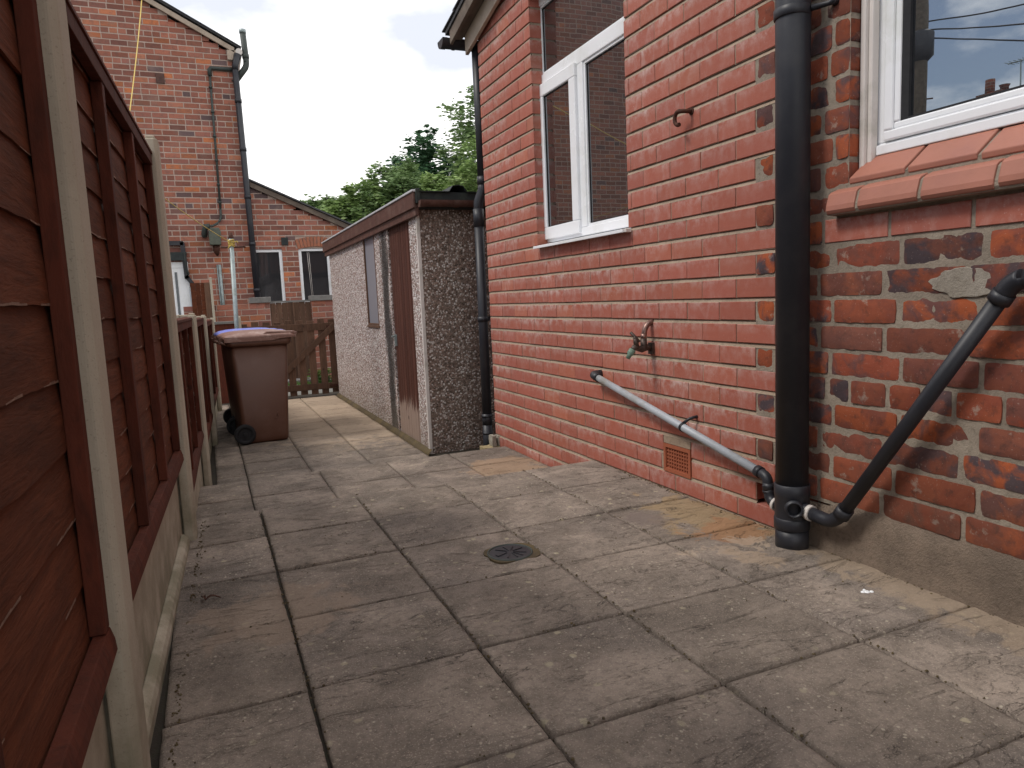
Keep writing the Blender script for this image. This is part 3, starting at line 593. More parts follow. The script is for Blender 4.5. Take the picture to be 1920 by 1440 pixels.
#=================================================================== ground and paving
s_=MB(); s_.add([(-600,-600,-.60),(600,-600,-.60),(600,600,-.60),(-600,600,-.60)],[(0,1,2,3)])
tag(s_.build('ground',M_ALLEY),kind='structure')
s_=MB(); s_.box(-6,9,9.95,11.9,-.58,-.33); s_.box(-6,9,11.9,13.6,-.58,-.34); tag(s_.build('alley_ground',M_ALLEY),kind='structure')
def slabs(name,xs,ys,z,res,th=.04,gap=.0050,pat=None):
    s_=MB()
    for i in range(len(xs)-1):
        for j in range(len(ys)-1):
            x0,x1=xs[i]+gap*U(.5,1.2),xs[i+1]-gap*U(.5,1.2); y0,y1=ys[j]+gap*U(.5,1.2),ys[j+1]-gap*U(.5,1.2)
            if x1<=x0: continue
            nx=max(2,int((x1-x0)/res)); ny=max(2,int((y1-y0)/res)); sd=Vector((U(0,99),U(0,99),U(0,99))); dz=U(-.0018,.0018); tx=U(-.003,.003); ty=U(-.003,.003); v=[]
            ang=U(.35,.8); ca,sa=math.cos(ang),math.sin(ang)
            for a in range(ny+1):
                for b in range(nx+1):
                    fx,fy=b/nx,a/ny; x=x0+(x1-x0)*fx; y=y0+(y1-y0)*fy
                    e_=min(min(b,nx-b)/nx*(x1-x0),min(a,ny-a)/ny*(y1-y0))
                    X_=x*ca+y*sa; Y_=-x*sa+y*ca
                    q_=Vector((X_*2.4,Y_*7.5,0))+sd; t1=(noise.noise(q_)+.45*noise.noise(q_*2.7)+.2*noise.noise(q_*6))*2.6+4
                    fl=math.floor(t1); fr_=t1-fl; h=(fl+min(1,fr_*fr_*1.0 if fr_<.82 else .67+(fr_-.82)*1.83))*.0034-.0136
                    h+=.0009*noise.noise(Vector((x*40,y*40,1))+sd)
                    h=max(-.008,min(.005,h))
                    if e_<.012: k_=e_/.012; h=h*k_-(1-k_)*(.001)-(.0022 if e_<1e-6 else 0)
                    if e_<1e-6: 
                        w_=.0016*noise.noise(Vector((x*30,y*30,7))+sd)
                        if b in(0,nx): x+=w_
                        if a in(0,ny): y+=w_
                    v.append((x,y,z+dz+tx*(fx-.5)+ty*(fy-.5)+h))
            W_=nx+1; f=[(a*W_+b,a*W_+b+1,(a+1)*W_+b+1,(a+1)*W_+b) for a in range(ny) for b in range(nx)]
            ring=[k for k in range(nx+1)]+[k*W_+nx for k in range(1,ny+1)]+[ny*W_+k for k in range(nx-1,-1,-1)]+[k*W_ for k in range(ny-1,0,-1)]
            o=len(v); v+=[(v[k][0],v[k][1],z-th) for k in ring]; m_=len(ring); f+=[(ring[k],o+k,o+(k+1)%m_,ring[(k+1)%m_]) for k in range(m_)]
            s_.add(v,f,rc(),True)
    return tag(s_.build(name,M_SLAB,fixn=False),kind='structure')
NX=[-.163,.146,.565,.995,1.421,1.833]; NY=[3.261-.4096*i for i in range(0,11)][::-1]
slabs('patio_paving',NX,NY[1:],0,.0088)
slabs('patio_paving_near',[-.155,.146,.565,.995,1.421,1.833],[-2.5,-1.9,-1.4,-.835],0,.06)
slabs('middle_step_paving',[-.155,.146,.565,.995,1.42,1.84],[3.24,3.665,4.075,4.505],-.145,.016)
slabs('lower_path_paving',[-.03,.17,.60,1.03,1.47],[4.46]+[4.87+.415*i for i in range(12)],-.287,.022)
s_=MB()
s_.box(-.4,1.90,-2.4,3.235,-.5,-.015); s_.box(-.4,1.90,3.235,4.48,-.5,-.159); s_.box(-.4,2.05,4.48,9.9,-.5,-.301)
tag(s_.build('paving_bed',M_JOINT),kind='structure')
# drain cover
dr=thing('drain_cover','small round black drain cover set into the paving slabs','drain cover',(.893,2.198,0))
s_=MB(); s_.tube([(.893,2.198,-.004),(.893,2.198,.0052)],.071,48); s_.build('plate',M_BLACKP,dr,.001)
s_=MB(); v=[];n_=56
for r_,z in((.0725,.0),(.0745,.0075),(.078,.0075),(.080,.0)):
    for i in range(n_): an=2*math.pi*i/n_; v.append((.893+r_*math.cos(an),2.198+r_*math.sin(an),z))
s_.add(v,[(j*n_+i,j*n_+(i+1)%n_,(j+1)*n_+(i+1)%n_,(j+1)*n_+i) for j in range(3) for i in range(n_)],sm=True); s_.build('rim',M_CABLE,dr)
s_=MB()
for k,(aa,w_) in enumerate(((195,.16),(88,.12),(60,.1),(300,.05),(275,.05),(330,.05),(20,.05),(130,.05),(240,.05))):
    a=R(aa); p=Vector((.893,2.198,.0056)); d0=Vector((math.cos(a),math.sin(a),0)); e0=Vector((-math.sin(a),math.cos(a),0))
    s_.add([p+d0*.012,p+d0*.056+e0*w_*.05,p+d0*.056-e0*w_*.05,p+d0*.012+Vector((0,0,.0022)),p+d0*.056+e0*w_*.05+Vector((0,0,.0022)),p+d0*.056-e0*w_*.05+Vector((0,0,.0022))],[(0,1,2),(3,5,4),(0,3,4,1),(1,4,5,2),(2,5,3,0)])
s_.build('raised_rib',M_BLACKP,dr)
s_=MB(); vv=[]
for i in range(24):
    a=2*math.pi*i/24; r_=.086+.016*noise.noise(Vector((math.cos(a)*2,math.sin(a)*2,4)))+.02*abs(math.sin(2*a)); vv.append((.900+r_*math.cos(a),2.198+r_*.88*math.sin(a),.0035))
s_.add([(p[0],p[1],-.02) for p in vv]+vv,[tuple(range(24,48))]+[(i,(i+1)%24,24+(i+1)%24,24+i) for i in range(24)]); s_.build('mortar_surround',M_DIRT,dr)
# grit and moss crumbs gathered in the joints and along the edges
gr=MB()
def crumb(mb,x,y,z,r):
    d=[Vector((U(-1,1),U(-1,1),0)).normalized()*r*U(.6,1.2) for _ in range(4)]; a=U(0,6.28)
    b=[Vector((math.cos(a+k*1.571),math.sin(a+k*1.571),0))*r*U(.6,1.3) for k in range(4)]; P0=Vector((x,y,z-r*.3))
    mb.add([P0+q for q in b]+[P0+q*.6+Vector((0,0,r*U(.6,1.1))) for q in b],[(4,5,6,7)]+[(k,(k+1)%4,4+(k+1)%4,4+k) for k in range(4)],rc())
for i in range(1500):
    k=rnd()
    if k<.35: x=random.choice(NX[1:-1])+random.gauss(0,.005); y=U(.5,3.2)
    elif k<.6: y=random.choice(NY)+random.gauss(0,.005); x=U(-.15,1.8)
    elif k<.8: y=U(.9,3.2); x=-.163+(y-1.4)*.034+abs(random.gauss(0,.012))+.012
    else: y=U(.9,3.2); x=1.825-abs(random.gauss(0,.012))
    crumb(gr,x,y,.0,random.choice((.0016,.002,.003,.004)))
for i in range(260): crumb(gr,U(-.1,1.8),U(.6,3.2),.001,U(.001,.0028))
tag(gr.build('grit',M_DIRT,fixn=False),'fine grit and moss crumbs lying in the paving joints','grit',kind='stuff')
# small litter on the slabs
bd=MB()
for (dx,dy,r_) in((0,0,.009),(.012,-.006,.006),(-.010,.004,.006),(.004,.012,.004)):
    bd.tube([(1.651+dx,1.397+dy,-.004),(1.651+dx,1.397+dy,.0060),(1.651+dx,1.397+dy,.0078)],[r_,r_,r_*.6],9)
tag(bd.build('bird_dropping',M_UPVC),'small white bird dropping on the slab in front of the rendered plinth','dropping')
lf=MB(); c0=Vector((-.075,2.27,.012))
for k in range(2):
    d0=Vector((math.cos(.3+k*1.5),math.sin(.3+k*1.5),0)); e0=Vector((-d0.y,d0.x,0)); v=[]
    for i in range(6):
        w_=.006*math.sin(math.pi*(i+.3)/5.6); p=c0+d0*(.009*i)+Vector((0,0,.008*math.sin(i*.8)-.003)); v+=[p-e0*w_+Vector((0,0,.003)),p,p+e0*w_+Vector((0,0,.004))]
    lf.add(v,[(i*3+j,i*3+j+1,(i+1)*3+j+1,(i+1)*3+j) for i in range(5) for j in range(2)])
tag(lf.build('dead_leaf',M_RUST),'curled brown dead leaf lying on the slab beside the concrete gravel board','leaf')
#=================================================================== fence
FX=[(-.197,-.50),(-.166,1.37),(-.104,3.0),(-.055,4.90),(.005,6.72),(.085,8.90)]
FT=[1.85,1.85,1.515,.865,.842,.795]; FB=[-.1,-.1,-.1,-.4,-.4,-.4]
fence_a=thing('tall_fence','tall red brown timber fence with concrete posts along the left of the patio','fence',(-.13,1.1,0))
fence_b=thing('low_fence','lower red brown timber fence with concrete posts continuing past the steps towards the gate','fence',(-.03,5.8,-.29))
def post(i,par):
    x,y=FX[i]; h=.05; a=(FX[min(i+1,5)][0]-FX[max(i-1,0)][0])/(FX[min(i+1,5)][1]-FX[max(i-1,0)][1]); M=Matrix.Translation((x,y,0))@Matrix.Rotation(-math.atan(a),4,'Z')
    s_=MB(); z0,z1=FB[i],FT[i]
    # H-section: front flange, web, rear flange, weathered top
    s_.prism([(-.043,-h),(-.043,h),(-.012,h+.002),(0,h-.010),(0,-h+.010),(-.012,-h-.002)],z0,z1-.012,'z',M=M)
    s_.prism([(-.040,-h+.006),(-.040,h-.006),(-.014,h-.008),(-.008,h-.016),(-.008,-h+.016),(-.014,-h+.008)],z1-.012,z1,'z',M=M)
    s_.box(-.095,-.0431,-.022,.022,z0,z1-.008,M=M); s_.box(-.125,-.0951,-h,h,z0,z1-.006,M=M)
    s_.build('concrete_post',M_CONC,par,.004)
def bay(i,par,zg,ztop,zfloor,nb,haunch=False,expo=.088):
    (xa,ya),(xb,yb)=FX[i],FX[i+1]; A=Vector((xa,ya+.03,0)); B=Vector((xb,yb-.03,0)); Ln=(B-A).length; a=math.atan2(-(B.x-A.x),B.y-A.y)
    M=Matrix.Translation(A)@Matrix.Rotation(a,4,'Z')
    # gravel board
    s_=MB(); s_.box(-.093,-.050,.0,Ln,zfloor-.1,zg-.004,M=M); s_.build('gravel_board',M_CONC,par,.006)
    if haunch:
        s_=MB(); s_.prism([(-.0495,zfloor-.05),(-.024,zfloor-.05),(-.022,zfloor+.014),(-.027,zfloor+.030),(-.036,zfloor+.040),(-.0495,zfloor+.044)],.06,Ln-.07,'y',M=M); s_.build('concrete_fillet',M_CONC,par,.004)
    pn=MB(); ch=MB(); z=zg+.02; k=0
    while z<ztop-.03:
        z1=min(z+expo+.03,ztop-.012); ns=46; sd=Vector((U(0,50),U(0,50),0)); v=[];cc=rc()
        for q in range(ns+1):
            y=Ln*q/ns; wv=.009*noise.noise(Vector((y*2.3,k*5,0))+sd)+.003*noise.noise(Vector((y*15,k*5,3))+sd); bow=.003*noise.noise(Vector((y*1.3,k*3,8))+sd)
            zb=z+wv; o0=-.0505+bow; v+=[M@Vector((o0-.005,y,zb)),M@Vector((o0,y,zb)),M@Vector((o0-.0015,y,zb+(z1-zb)*.45)),M@Vector((o0-.0095,y,z1)),M@Vector((o0-.014,y,z1))]
            if q and noise.noise(Vector((y*7,k*4.3,11)))>.08:
                y2=Ln*(q-1)/ns; h_=U(.0012,.0045); w0=.009*noise.noise(Vector((y2*2.3,k*5,0))+sd)+.003*noise.noise(Vector((y2*15,k*5,3))+sd); zz0=z+w0
                ch.add([M@Vector(p) for p in((o0+.0006,y2,zz0-.0006),(o0+.0006,y,zb-.0006),(o0+.0004,y,zb+h_),(o0+.0004,y2,zz0+h_*U(.3,1)))],[(0,1,2,3)])
        pn.add(v,[(q*5+j,(q+1)*5+j,(q+1)*5+j+1,q*5+j+1) for q in range(ns) for j in range(4)]+[(0,1,2,3,4),(ns*5+4,ns*5+3,ns*5+2,ns*5+1,ns*5)],cc,False)
        z+=expo*U(.94,1.06); k+=1
    nf0=len(pn.f); pn.add(ch.v,ch.f); po=pn.build('fence_panel',M_FENCE,par,fixn=False); po.data.materials.append(M_CHIP)
    for q in po.data.polygons[nf0:]: q.material_index=1
    w_=.036
    for q in range(nb+1):
        yc=.022+w_/2+(Ln-.044-w_)*q/nb
        s_=MB(); s_.box(-.0505,-.026,yc-w_/2,yc+w_/2,zg+.045,ztop-.05,rc(),M=M); s_.box(-.093,-.080,yc-w_/2,yc+w_/2,zg+.045,ztop-.05,rc(),M=M); s_.build('batten',M_FRAME,po,.002)
    s_=MB(); s_.prism([(-.047,zg),(-.018,zg),(-.020,zg+.022),(-.026,zg+.043),(-.047,zg+.044)],.01,Ln-.01,'y',rc(),M=M); s_.build('bottom_rail',M_FRAME,po,.002)
    s_=MB(); s_.box(-.047,-.024,.01,Ln-.01,ztop-.049,ztop-.011,rc(),M=M); s_.build('top_rail',M_FRAME,po,.002)
    s_=MB(); s_.prism([(-.098,ztop-.010),(-.020,ztop-.010),(-.022,ztop+.004),(-.057,ztop+.010),(-.096,ztop+.004)],.004,Ln-.004,'y',rc(),M=M); s_.build('capping',M_FRAME,po,.002)
post(0,fence_a);post(1,fence_a);post(2,fence_a);post(3,fence_b);post(4,fence_b);post(5,fence_b)
bay(0,fence_a,.315,1.81,0,3,True,.112); bay(1,fence_a,.315,1.455,0,3,True)
bay(2,fence_b,.09,.835,-.145,3); bay(3,fence_b,-.04,.815,-.287,3); bay(4,fence_b,-.04,.775,-.287,3)
#=================================================================== wheelie bins
def bin_(name,label,cx,cy,rot,lidmat,bodymat,logo):
    z0=-.284; B=thing(name,label,'bin',(cx,cy,z0),'wheelie bins by the fence'); M=Matrix.Translation((cx,cy,z0))@Matrix.Rotation(R(rot),4,'Z')
    def rr(x0,x1,y0,y1,z,r=.035,n=4):
        out=[]
        for (ax,ay,s0) in((x1-r,y1-r,0),(x0+r,y1-r,90),(x0+r,y0+r,180),(x1-r,y0+r,270)):
            for i in range(n+1): a=R(s0+90*i/n); out.append(M@Vector((ax+r*math.cos(a),ay+r*math.sin(a),z)))
        return out
    def loft(mb,rings,cap=True):
        n=len(rings[0]); v=[p for q in rings for p in q]
        f=[(i*n+k,i*n+(k+1)%n,(i+1)*n+(k+1)%n,(i+1)*n+k) for i in range(len(rings)-1) for k in range(n)]
        mb.add(v,f,sm=True)
        if cap: o=len(mb.v)-len(v); mb.f+=[tuple(o+k for k in reversed(range(n))),tuple(o+(len(rings)-1)*n+k for k in range(n))]; mb.sm+=[False,False]
    s_=MB(); loft(s_,[rr(-.155,.205,-.245,.245,.0),rr(-.160,.212,-.255,.255,.02),rr(-.165,.216,-.257,.257,.05),rr(-.205,.262,-.288,.288,.86)])
    body=s_.build('body',bodymat,B)
    s_=MB(); loft(s_,[rr(-.222,.280,-.300,.300,.845,.045),rr(-.238,.292,-.308,.308,.862,.045),rr(-.240,.294,-.310,.310,.900,.045),rr(-.215,.262,-.288,.288,.902,.045)]); s_.build('rim',bodymat,B)
    # lid: shallow dome with lip and raised handle edge
    s_=MB(); rings=[]
    for (g_,z) in((0,.905),(.0,.928),(-.012,.940),(-.05,.955),(-.12,.968),(-.2,.974)):
        rings.append([p for p in rr(-.262-g_*.9,.330+g_*.9,-.318-g_*.8,.318+g_*.8,z,.055)])
    loft(s_,rings); lid=s_.build('lid',lidmat,B)
    s_=MB(); s_.prism([(.05,.944),(.335,.926),(.345,.932),(.345,.944),(.32,.955),(.09,.964)],-.30,-.17,'y',M=M); s_.prism([(.05,.944),(.335,.926),(.345,.932),(.345,.944),(.32,.955),(.09,.964)],.17,.30,'y',M=M); s_.box(.25,.345,-.17,.17,.926,.942,M=M); s_.build('lid_grip',lidmat,lid,.006)
    s_=MB(); s_.prism([(-.262,.885),(-.262,.935),(.05,.915),(.13,.915),(.17,.925),(.33,.925),(.33,.905),(.18,.897),(.14,.886)],-.3185,-.312,'y',M=M); s_.build('lid_skirt',lidmat,lid,.003)
    s_=MB(); s_.tube([M@Vector(p) for p in((-.285,-.25,.885),(-.285,.25,.885))],.014,12)
    for yy in(-.25,-.12,.12,.25): s_.tube([M@Vector(p) for p in((-.285,yy,.885),(-.225,yy,.86))],.012,8)
    for yy in(-.22,.22): s_.tube([M@Vector(p) for p in((-.275,yy,.905),(-.275,yy*.7,.905))],.018,10)
    s_.build('handle',bodymat,B)
    s_=MB(); s_.tube([M@Vector((-.155,-.28,.09)),M@Vector((-.155,.28,.09))],.011,10); s_.build('axle',M_RUBBER,B)
    for yy in(-1,1):
        c=Vector((-.155,yy*.272,.09)); s_=MB(); v=[];n=32
        for (r_,o_) in((.052,.010),(.058,.022),(.080,.024),(.088,.014),(.088,-.014),(.080,-.024),(.058,-.022),(.052,-.012)):
            for k in range(n): a=2*math.pi*k/n; v.append(M@(c+Vector((r_*math.cos(a),o_*1,r_*math.sin(a)))))
        s_.add(v,[(j*n+k,j*n+(k+1)%n,(j+1)%8*n+(k+1)%n,(j+1)%8*n+k) for j in range(8) for k in range(n)],sm=True); wh=s_.build('wheel',M_RUBBER,B)
        s_=MB(); s_.tube([M@(c+Vector((0,-.013,0))),M@(c+Vector((0,.013,0)))],.053,28); s_.tube([M@(c+Vector((0,yy*.013,0))),M@(c+Vector((0,yy*.022,0)))],[.020,.016],16); s_.build('hub',M_RUBBER,wh,.003)
    if logo:
        s_=MB(); P=lambda x,z:M@Vector((x,-.2685-.0015*0+(-.0015)*((z-.25)/.2)*0-.0355*(z-.25)/.81,z))
        ct=Vector((.115,0,.22)); pts=[Vector((ct.x+.018*math.cos(R(a)),0,ct.z+.018*math.sin(R(a)))) for a in range(-150,60,20)]
        s_.tube([P(p.x,p.z) for p in pts],.0028,6); s_.tube([P(ct.x+.006,ct.z+.005),P(ct.x+.016,ct.z+.04)],.0028,6); s_.build('moulded_mark',bodymat,body)
    return B
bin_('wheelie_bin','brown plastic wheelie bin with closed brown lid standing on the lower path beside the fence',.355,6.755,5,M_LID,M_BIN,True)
bin_('wheelie_bin','wheelie bin with a blue lid hidden behind the brown lidded bin',.330,7.415,3,M_BLUE,M_BIN,False)
#=================================================================== clothes pole and lines
pl=thing('clothes_pole','galvanised steel clothes line pole rising behind the wheelie bins','pole',(.27,7.95,-.29))
s_=MB(); s_.tube([(.262,7.95,-.4),(.309,7.95,1.60)],.022,18); s_.build('shaft',M_GALV,pl)
s_=MB(); s_.tube([(.309,7.95,1.60),(.309,7.95,1.615),(.310,7.95,1.66)],[.024,.024,.016],14); s_.build('cap',M_RUST,pl)
s_=MB(); s_.tube([(.20,7.95,1.510),(.43,7.95,1.515)],.009,10); s_.tube([(.425,7.95,1.515),(.44,7.95,1.519)],.013,10); s_.build('cross_pin',M_RUST,pl)
s_=MB()
for k in range(5): 
    zc=1.525+k*.014; s_.tube([(.307+.027*math.cos(a*.6),7.95+.027*math.sin(a*.6),zc+.006*math.sin(a*1.1+k)) for a in range(12)],.007,6)
s_.tube([(.32,7.93,1.55),(.36,7.92,1.57),(.37,7.92,1.55)],.006,6); s_.tube([(.30,7.925,1.53),(.27,7.91,1.50)],.006,6); s_.build('rope_knot',M_ROPE,pl)
s_=MB(); n=18; a=Vector((.300,7.93,1.56)); b=Vector((-.42,5.5,1.86))
s_.tube([a.lerp(b,i/n)+Vector((0,0,-.03*4*(i/n)*(1-i/n))) for i in range(n+1)],.0036,6)
tag(s_.build('washing_line',M_ROPE),'thin yellow washing line running from the pole knot to the left behind the fence','rope')
s_=MB(); a=Vector((-.42,5.5,1.86)); b=Vector((-.50,13.44,5.90))
s_.tube([a.lerp(b,i/n)+Vector((0,0,-.06*4*(i/n)*(1-i/n))) for i in range(n+1)],[.0040+.0045*i/n for i in range(n+1)],6)
tag(s_.build('washing_line',M_ROPE),'yellow line rising steeply across the tall gable wall to its verge','rope')
s_=MB(); s_.tube([(-.42,5.5,-.5),(-.42,5.5,1.90)],.021,14); s_.tube([(-.50,5.5,1.84),(-.34,5.5,1.84)],.008,8)
tag(s_.build('clothes_pole',M_GALV),'second clothes pole in the neighbouring yard hidden behind the tall fence','pole')
#=================================================================== shed
SH=thing('pebbledash_shed','low pebbledash concrete shed with brown door and fascia beside the path','shed',(1.5,5.2,-.29))
sx0,sx1,sy0,sy1=1.505,4.4,5.25,9.32; zt=1.56
s_=MB()
s_.box(sx0,sx0+.05,6.185,6.72,-.35,zt); s_.box(sx0,sx0+.05,6.72,7.22,-.35,.665); s_.box(sx0,sx0+.05,7.22,sy1,-.35,zt); s_.box(sx0,sx0+.05,sy0+.02,5.485,-.35,zt)
s_.box(sx0+.05,sx1,sy1-.05,sy1,-.35,zt)
s_.build('side_wall',M_PEB,SH)
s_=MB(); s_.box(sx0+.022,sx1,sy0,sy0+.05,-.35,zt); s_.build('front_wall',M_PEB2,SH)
s_=MB(); s_.box(sx0-.004,sx0+.022,sy0-.004,sy0+.019,-.35,1.54); s_.build('corner_strip',M_CREAM,SH,.002)
s_=MB(); 
for i in range(9): 
    a=5.49+(6.18-5.49)*i/9; b=5.49+(6.18-5.49)*(i+1)/9; s_.box(sx0+.012+U(-.002,.002),sx0+.04,a+.003,b-.003,-.275,zt,rc())
dd=s_.build('door',M_DOOR,SH,.003)
s_=MB(); s_.box(sx0+.035,sx0+.045,5.49,6.18,-.275,zt); s_.build('door_backing',M_DKWOOD,dd)
s_=MB(); s_.box(sx0-.006,sx0+.012,6.12,6.145,.50,.60); s_.tube([(sx0+.012,6.13,.585),(sx0-.03,6.13,.585),(sx0-.033,6.09,.585)],.007,10); s_.build('handle',M_GALV,dd)
s_=MB(); s_.box(sx0-.002,sx0+.03,6.74,7.20,.665,.685); wf=s_.build('window',M_GATE,SH,.002)
s_=MB(); s_.box(sx0-.002,sx0+.03,6.72,6.745,.66,zt); s_.box(sx0-.002,sx0+.03,7.195,7.22,.66,zt); s_.box(sx0-.012,sx0+.03,6.705,7.23,.643,.664); s_.build('frame',M_GATE,wf,.002)
s_=MB(); s_.box(sx0+.012,sx0+.02,6.746,7.194,.686,zt); s_.build('pane',M_FROST,wf)
s_=MB(); s_.box(sx0-.035,sx0-.004,sy0-.10,sy1+.14,1.50,1.595); s_.box(sx0-.052,sx0-.036,sy0-.12,sy1+.16,1.555,1.665); s_.build('fascia',M_DKWOOD,SH,.003)
s_=MB(); s_.box(sx0-.062,sx0-.02,sy0-.13,sy1+.17,1.666,1.682); s_.build('flashing',M_SHEETW,SH,.003)
# trapezoid roof sheets running front to back
s_=MB(); prof=[]; x=sx0-.02
while x<sx1+.1:
    for dx,dz in((0,0),(.24,0),(.27,.042),(.31,.048),(.35,.042),(.38,0)): prof.append((x+dx,1.672+dz))
    x+=.50
y0,y1=sy0-.14,sy1+.17; n=len(prof); v=[(p[0],y,p[1]+q) for y in(y0,y1) for q in(0,-.006) for p in prof]
s_.add(v,[(i,i+1,2*n+i+1,2*n+i) for i in range(n-1)]+[(n+i,3*n+i,3*n+i+1,n+i+1) for i in range(n-1)]+[(i,n+i,n+i+1,i+1) for i in range(n-1)])
s_.build('roof',M_ROOFD,SH)
s_=MB(); s_.box(sx0+.0,sx1,sy0-.115,sy0-.085,1.585,1.668); s_.box(sx0-.034,sx0-.002,sy0-.135,sy0-.10,1.585,1.69); s_.box(sx0+.0,sx1,sy0-.084,sy1,1.555,1.60); s_.build('front_fascia',M_ROOFD,SH,.003)
s_=MB(); gy,gz=sy0-.155,1.60; gut(sx0-.01,sx1,.045); gut(sx0-.02,sx0+.02,.048); gut(sx0+.24,sx0+.28,.048)
s_.add([(sx0-.018,gy+math.cos(math.pi+math.pi*i/seg)*.047,gz+math.sin(math.pi+math.pi*i/seg)*.047) for i in range(seg+1)],[tuple(range(seg+1))])
s_.build('gutter',M_DKWOOD,SH)
s_=MB(); v=[]; n=60
for i in range(n+1):
    y=sy0-.06+(sy1-sy0+.1)*i/n; w_=.035+.02*noise.noise(Vector((y*3,0,0)))+.01*noise.noise(Vector((y*14,2,0))); v+=[(sx0+.001,y,-.255),(sx0-w_*.5,y,-.268),(sx0-w_,y,-.286),(sx0-w_,y,-.32)]
s_.add(v,[(i*4+j,(i+1)*4+j,(i+1)*4+j+1,i*4+j+1) for i in range(n) for j in range(3)],sm=True); s_.build('mortar_fillet',M_DIRT,SH)
# stones at the downpipe foot
def rough_block(x0,x1,y0,y1,z0,z1,M=None):
    s_=MB(); n=7; 
    import itertools
    for ax in range(3):
        for sd_ in(0,1):
            v=[]
            for i in range(n+1):
                for k in range(n+1):
                    p=[0,0,0]; p[ax]=sd_; p[(ax+1)%3]=i/n; p[(ax+2)%3]=k/n
                    q=Vector((x0+(x1-x0)*p[0],y0+(y1-y0)*p[1],z0+(z1-z0)*p[2])); d_=noise.noise_vector(q*22)*.006; v.append(q+d_)
            s_.add(v,[(i*(n+1)+k,i*(n+1)+k+1,(i+1)*(n+1)+k+1,(i+1)*(n+1)+k) for i in range(n) for k in range(n)],sm=False)
    return s_
o=rough_block(1.712,1.892,4.60,4.70,-.30,-.163).build('walling_stone',M_STONE); tag(o,'rough yellowish stone block lying at the foot of the rain downpipe','stone')
for i,(xa,lb,hgt) in enumerate(((1.778,'upright stone offcut nearest the downpipe, leftmost of three on the yellowish block',-.088),(1.823,'upright stone offcut, middle one of three on the yellowish block',-.09),(1.866,'upright stone offcut nearest the brick wall, rightmost of three on yellowish block',-.098))):
    o=rough_block(xa,xa+.030,4.61,4.68,-.160,hgt).build('stone_offcut',M_PAVER); tag(o,lb,'stone','stone offcuts on the block by the downpipe')
#=================================================================== gate
gt=thing('picket_gate','weathered brown picket gate with diagonal brace at the end of the path','gate',(1.0,9.6,-.29))
for i in range(9):
    xc=1.545-.136*i-.03; tp_=.700+.012*math.sin(i*2.1); s_=MB(); s_.box(xc-.044,xc+.044,9.612,9.630,-.272+U(-.01,.005),tp_,rc()); s_.build('picket',M_GATE,gt,.003)
s_=MB(); s_.box(.40,1.60,9.590,9.611,.560,.655,rc()); s_.build('top_rail',M_GATE,gt,.003)
s_=MB(); s_.box(.40,1.60,9.590,9.611,-.215,-.135,rc()); s_.build('bottom_rail',M_GATE,gt,.003)
s_=MB(); a=Vector((.80,0,-.03)); b=Vector((1.56,0,.63)); d0=(b-a).normalized(); e0=Vector((-d0.z,0,d0.x))*.038
s_.add([(p.x,y,p.z) for y in(9.572,9.589) for p in(a-e0,b-e0,b+e0,a+e0)],[(0,1,2,3),(7,6,5,4),(0,4,5,1),(1,5,6,2),(2,6,7,3),(3,7,4,0)],rc()); s_.build('brace',M_GATE,gt,.003)
s_=MB(); s_.box(1.56,1.635,9.535,9.605,-.30,.72,rc()); s_.build('hanging_post',M_GATE,gt,.004)
for zc in(-.175,.607):
    s_=MB(); s_.box(1.44,1.57,9.582,9.589,zc-.014,zc+.014); s_.build('hinge',M_RUST,gt)
s_=MB(); s_.box(.352,.402,9.55,9.63,-.4,.79); tag(s_.build('gate_post',M_CONC,bevel=.01),'short cream concrete post standing beside the gate behind the bins','post')
cf=thing('boundary_fence','low dark timber fence with stone coloured capping between the path fence and the gate','fence',(.2,9.75,-.3))
s_=MB(); s_.box(.08,.35,9.70,9.73,-.3,.70,rc()); s_.build('boards',M_FRAME,cf); s_=MB(); s_.box(.06,.35,9.68,9.76,.702,.735); s_.build('capping',M_COPING,cf,.004)
#=================================================================== yard wall and gate beyond
yw=thing('yard_wall','old brick yard wall with grey copings beyond the alley below the white windows','wall',(1.3,12,-.33))
W3=Wall((0,12.0,0),(1,0,0),(0,-1,0),.0915,.405,.014,.012,.006); mb3=MB()
segs3=((-.3,.955),(1.60,3.4))
for a_,b_2 in segs3:
    W3.lay(lambda u,k:(mb3,W3.smooth_brick),lambda k,a_=a_:a_,lambda k,b_2=b_2:b_2,-9,7,lambda k:[-.3+.235*i+(.117 if k%2 else 0) for i in range(0,20)])
mb3.build('brickwork',M_GB,yw,fixn=False); W3.mort.build('mortar',M_MG,yw,fixn=False)
s_=MB(); s_.box(-.3,.952,12.012,12.22,-.34,.905); s_.box(1.603,3.4,12.012,12.22,-.34,.905); s_.build('wall_core',M_BODY,yw)
s_=MB(); s_.box(.655,.975,11.965,12.25,.965,1.055); s_.box(1.585,3.42,11.965,12.25,.965,1.05); s_.build('coping',M_COPING,yw,.006)
s_=MB(); s_.box(.67,.954,12.0,12.22,.906,.9645); s_.box(1.603,3.4,12.0,12.22,.906,.9645); s_.build('top_course',M_GB,yw,.004)
yg=thing('plank_gate','tall brown vertical plank gate set in the far yard wall','gate',(1.28,12.05,-.33))
for i in range(7):
    x0=.96+i*.0905; s_=MB(); s_.box(x0,x0+.086,12.04+.004*(i%2),12.06+.004*(i%2),-.32,.955+.004*math.sin(i*3),rc()); s_.build('plank',M_GATE,yg,.002)
s_=MB(); s_.box(.957,1.598,12.03,12.07,.957,.985); s_.build('cap_rail',M_COPING,yg)
s_=MB(); s_.box(1.30,1.325,11.998,12.039,-.32,.95,rc()); s_.build('ledge_batten',M_GATE,yg,.002)
s_=MB(); s_.box(1.0,1.75,11.65,11.95,-.34,-.27); tag(s_.build('kerb_step',M_COPING,bevel=.01),kind='structure')
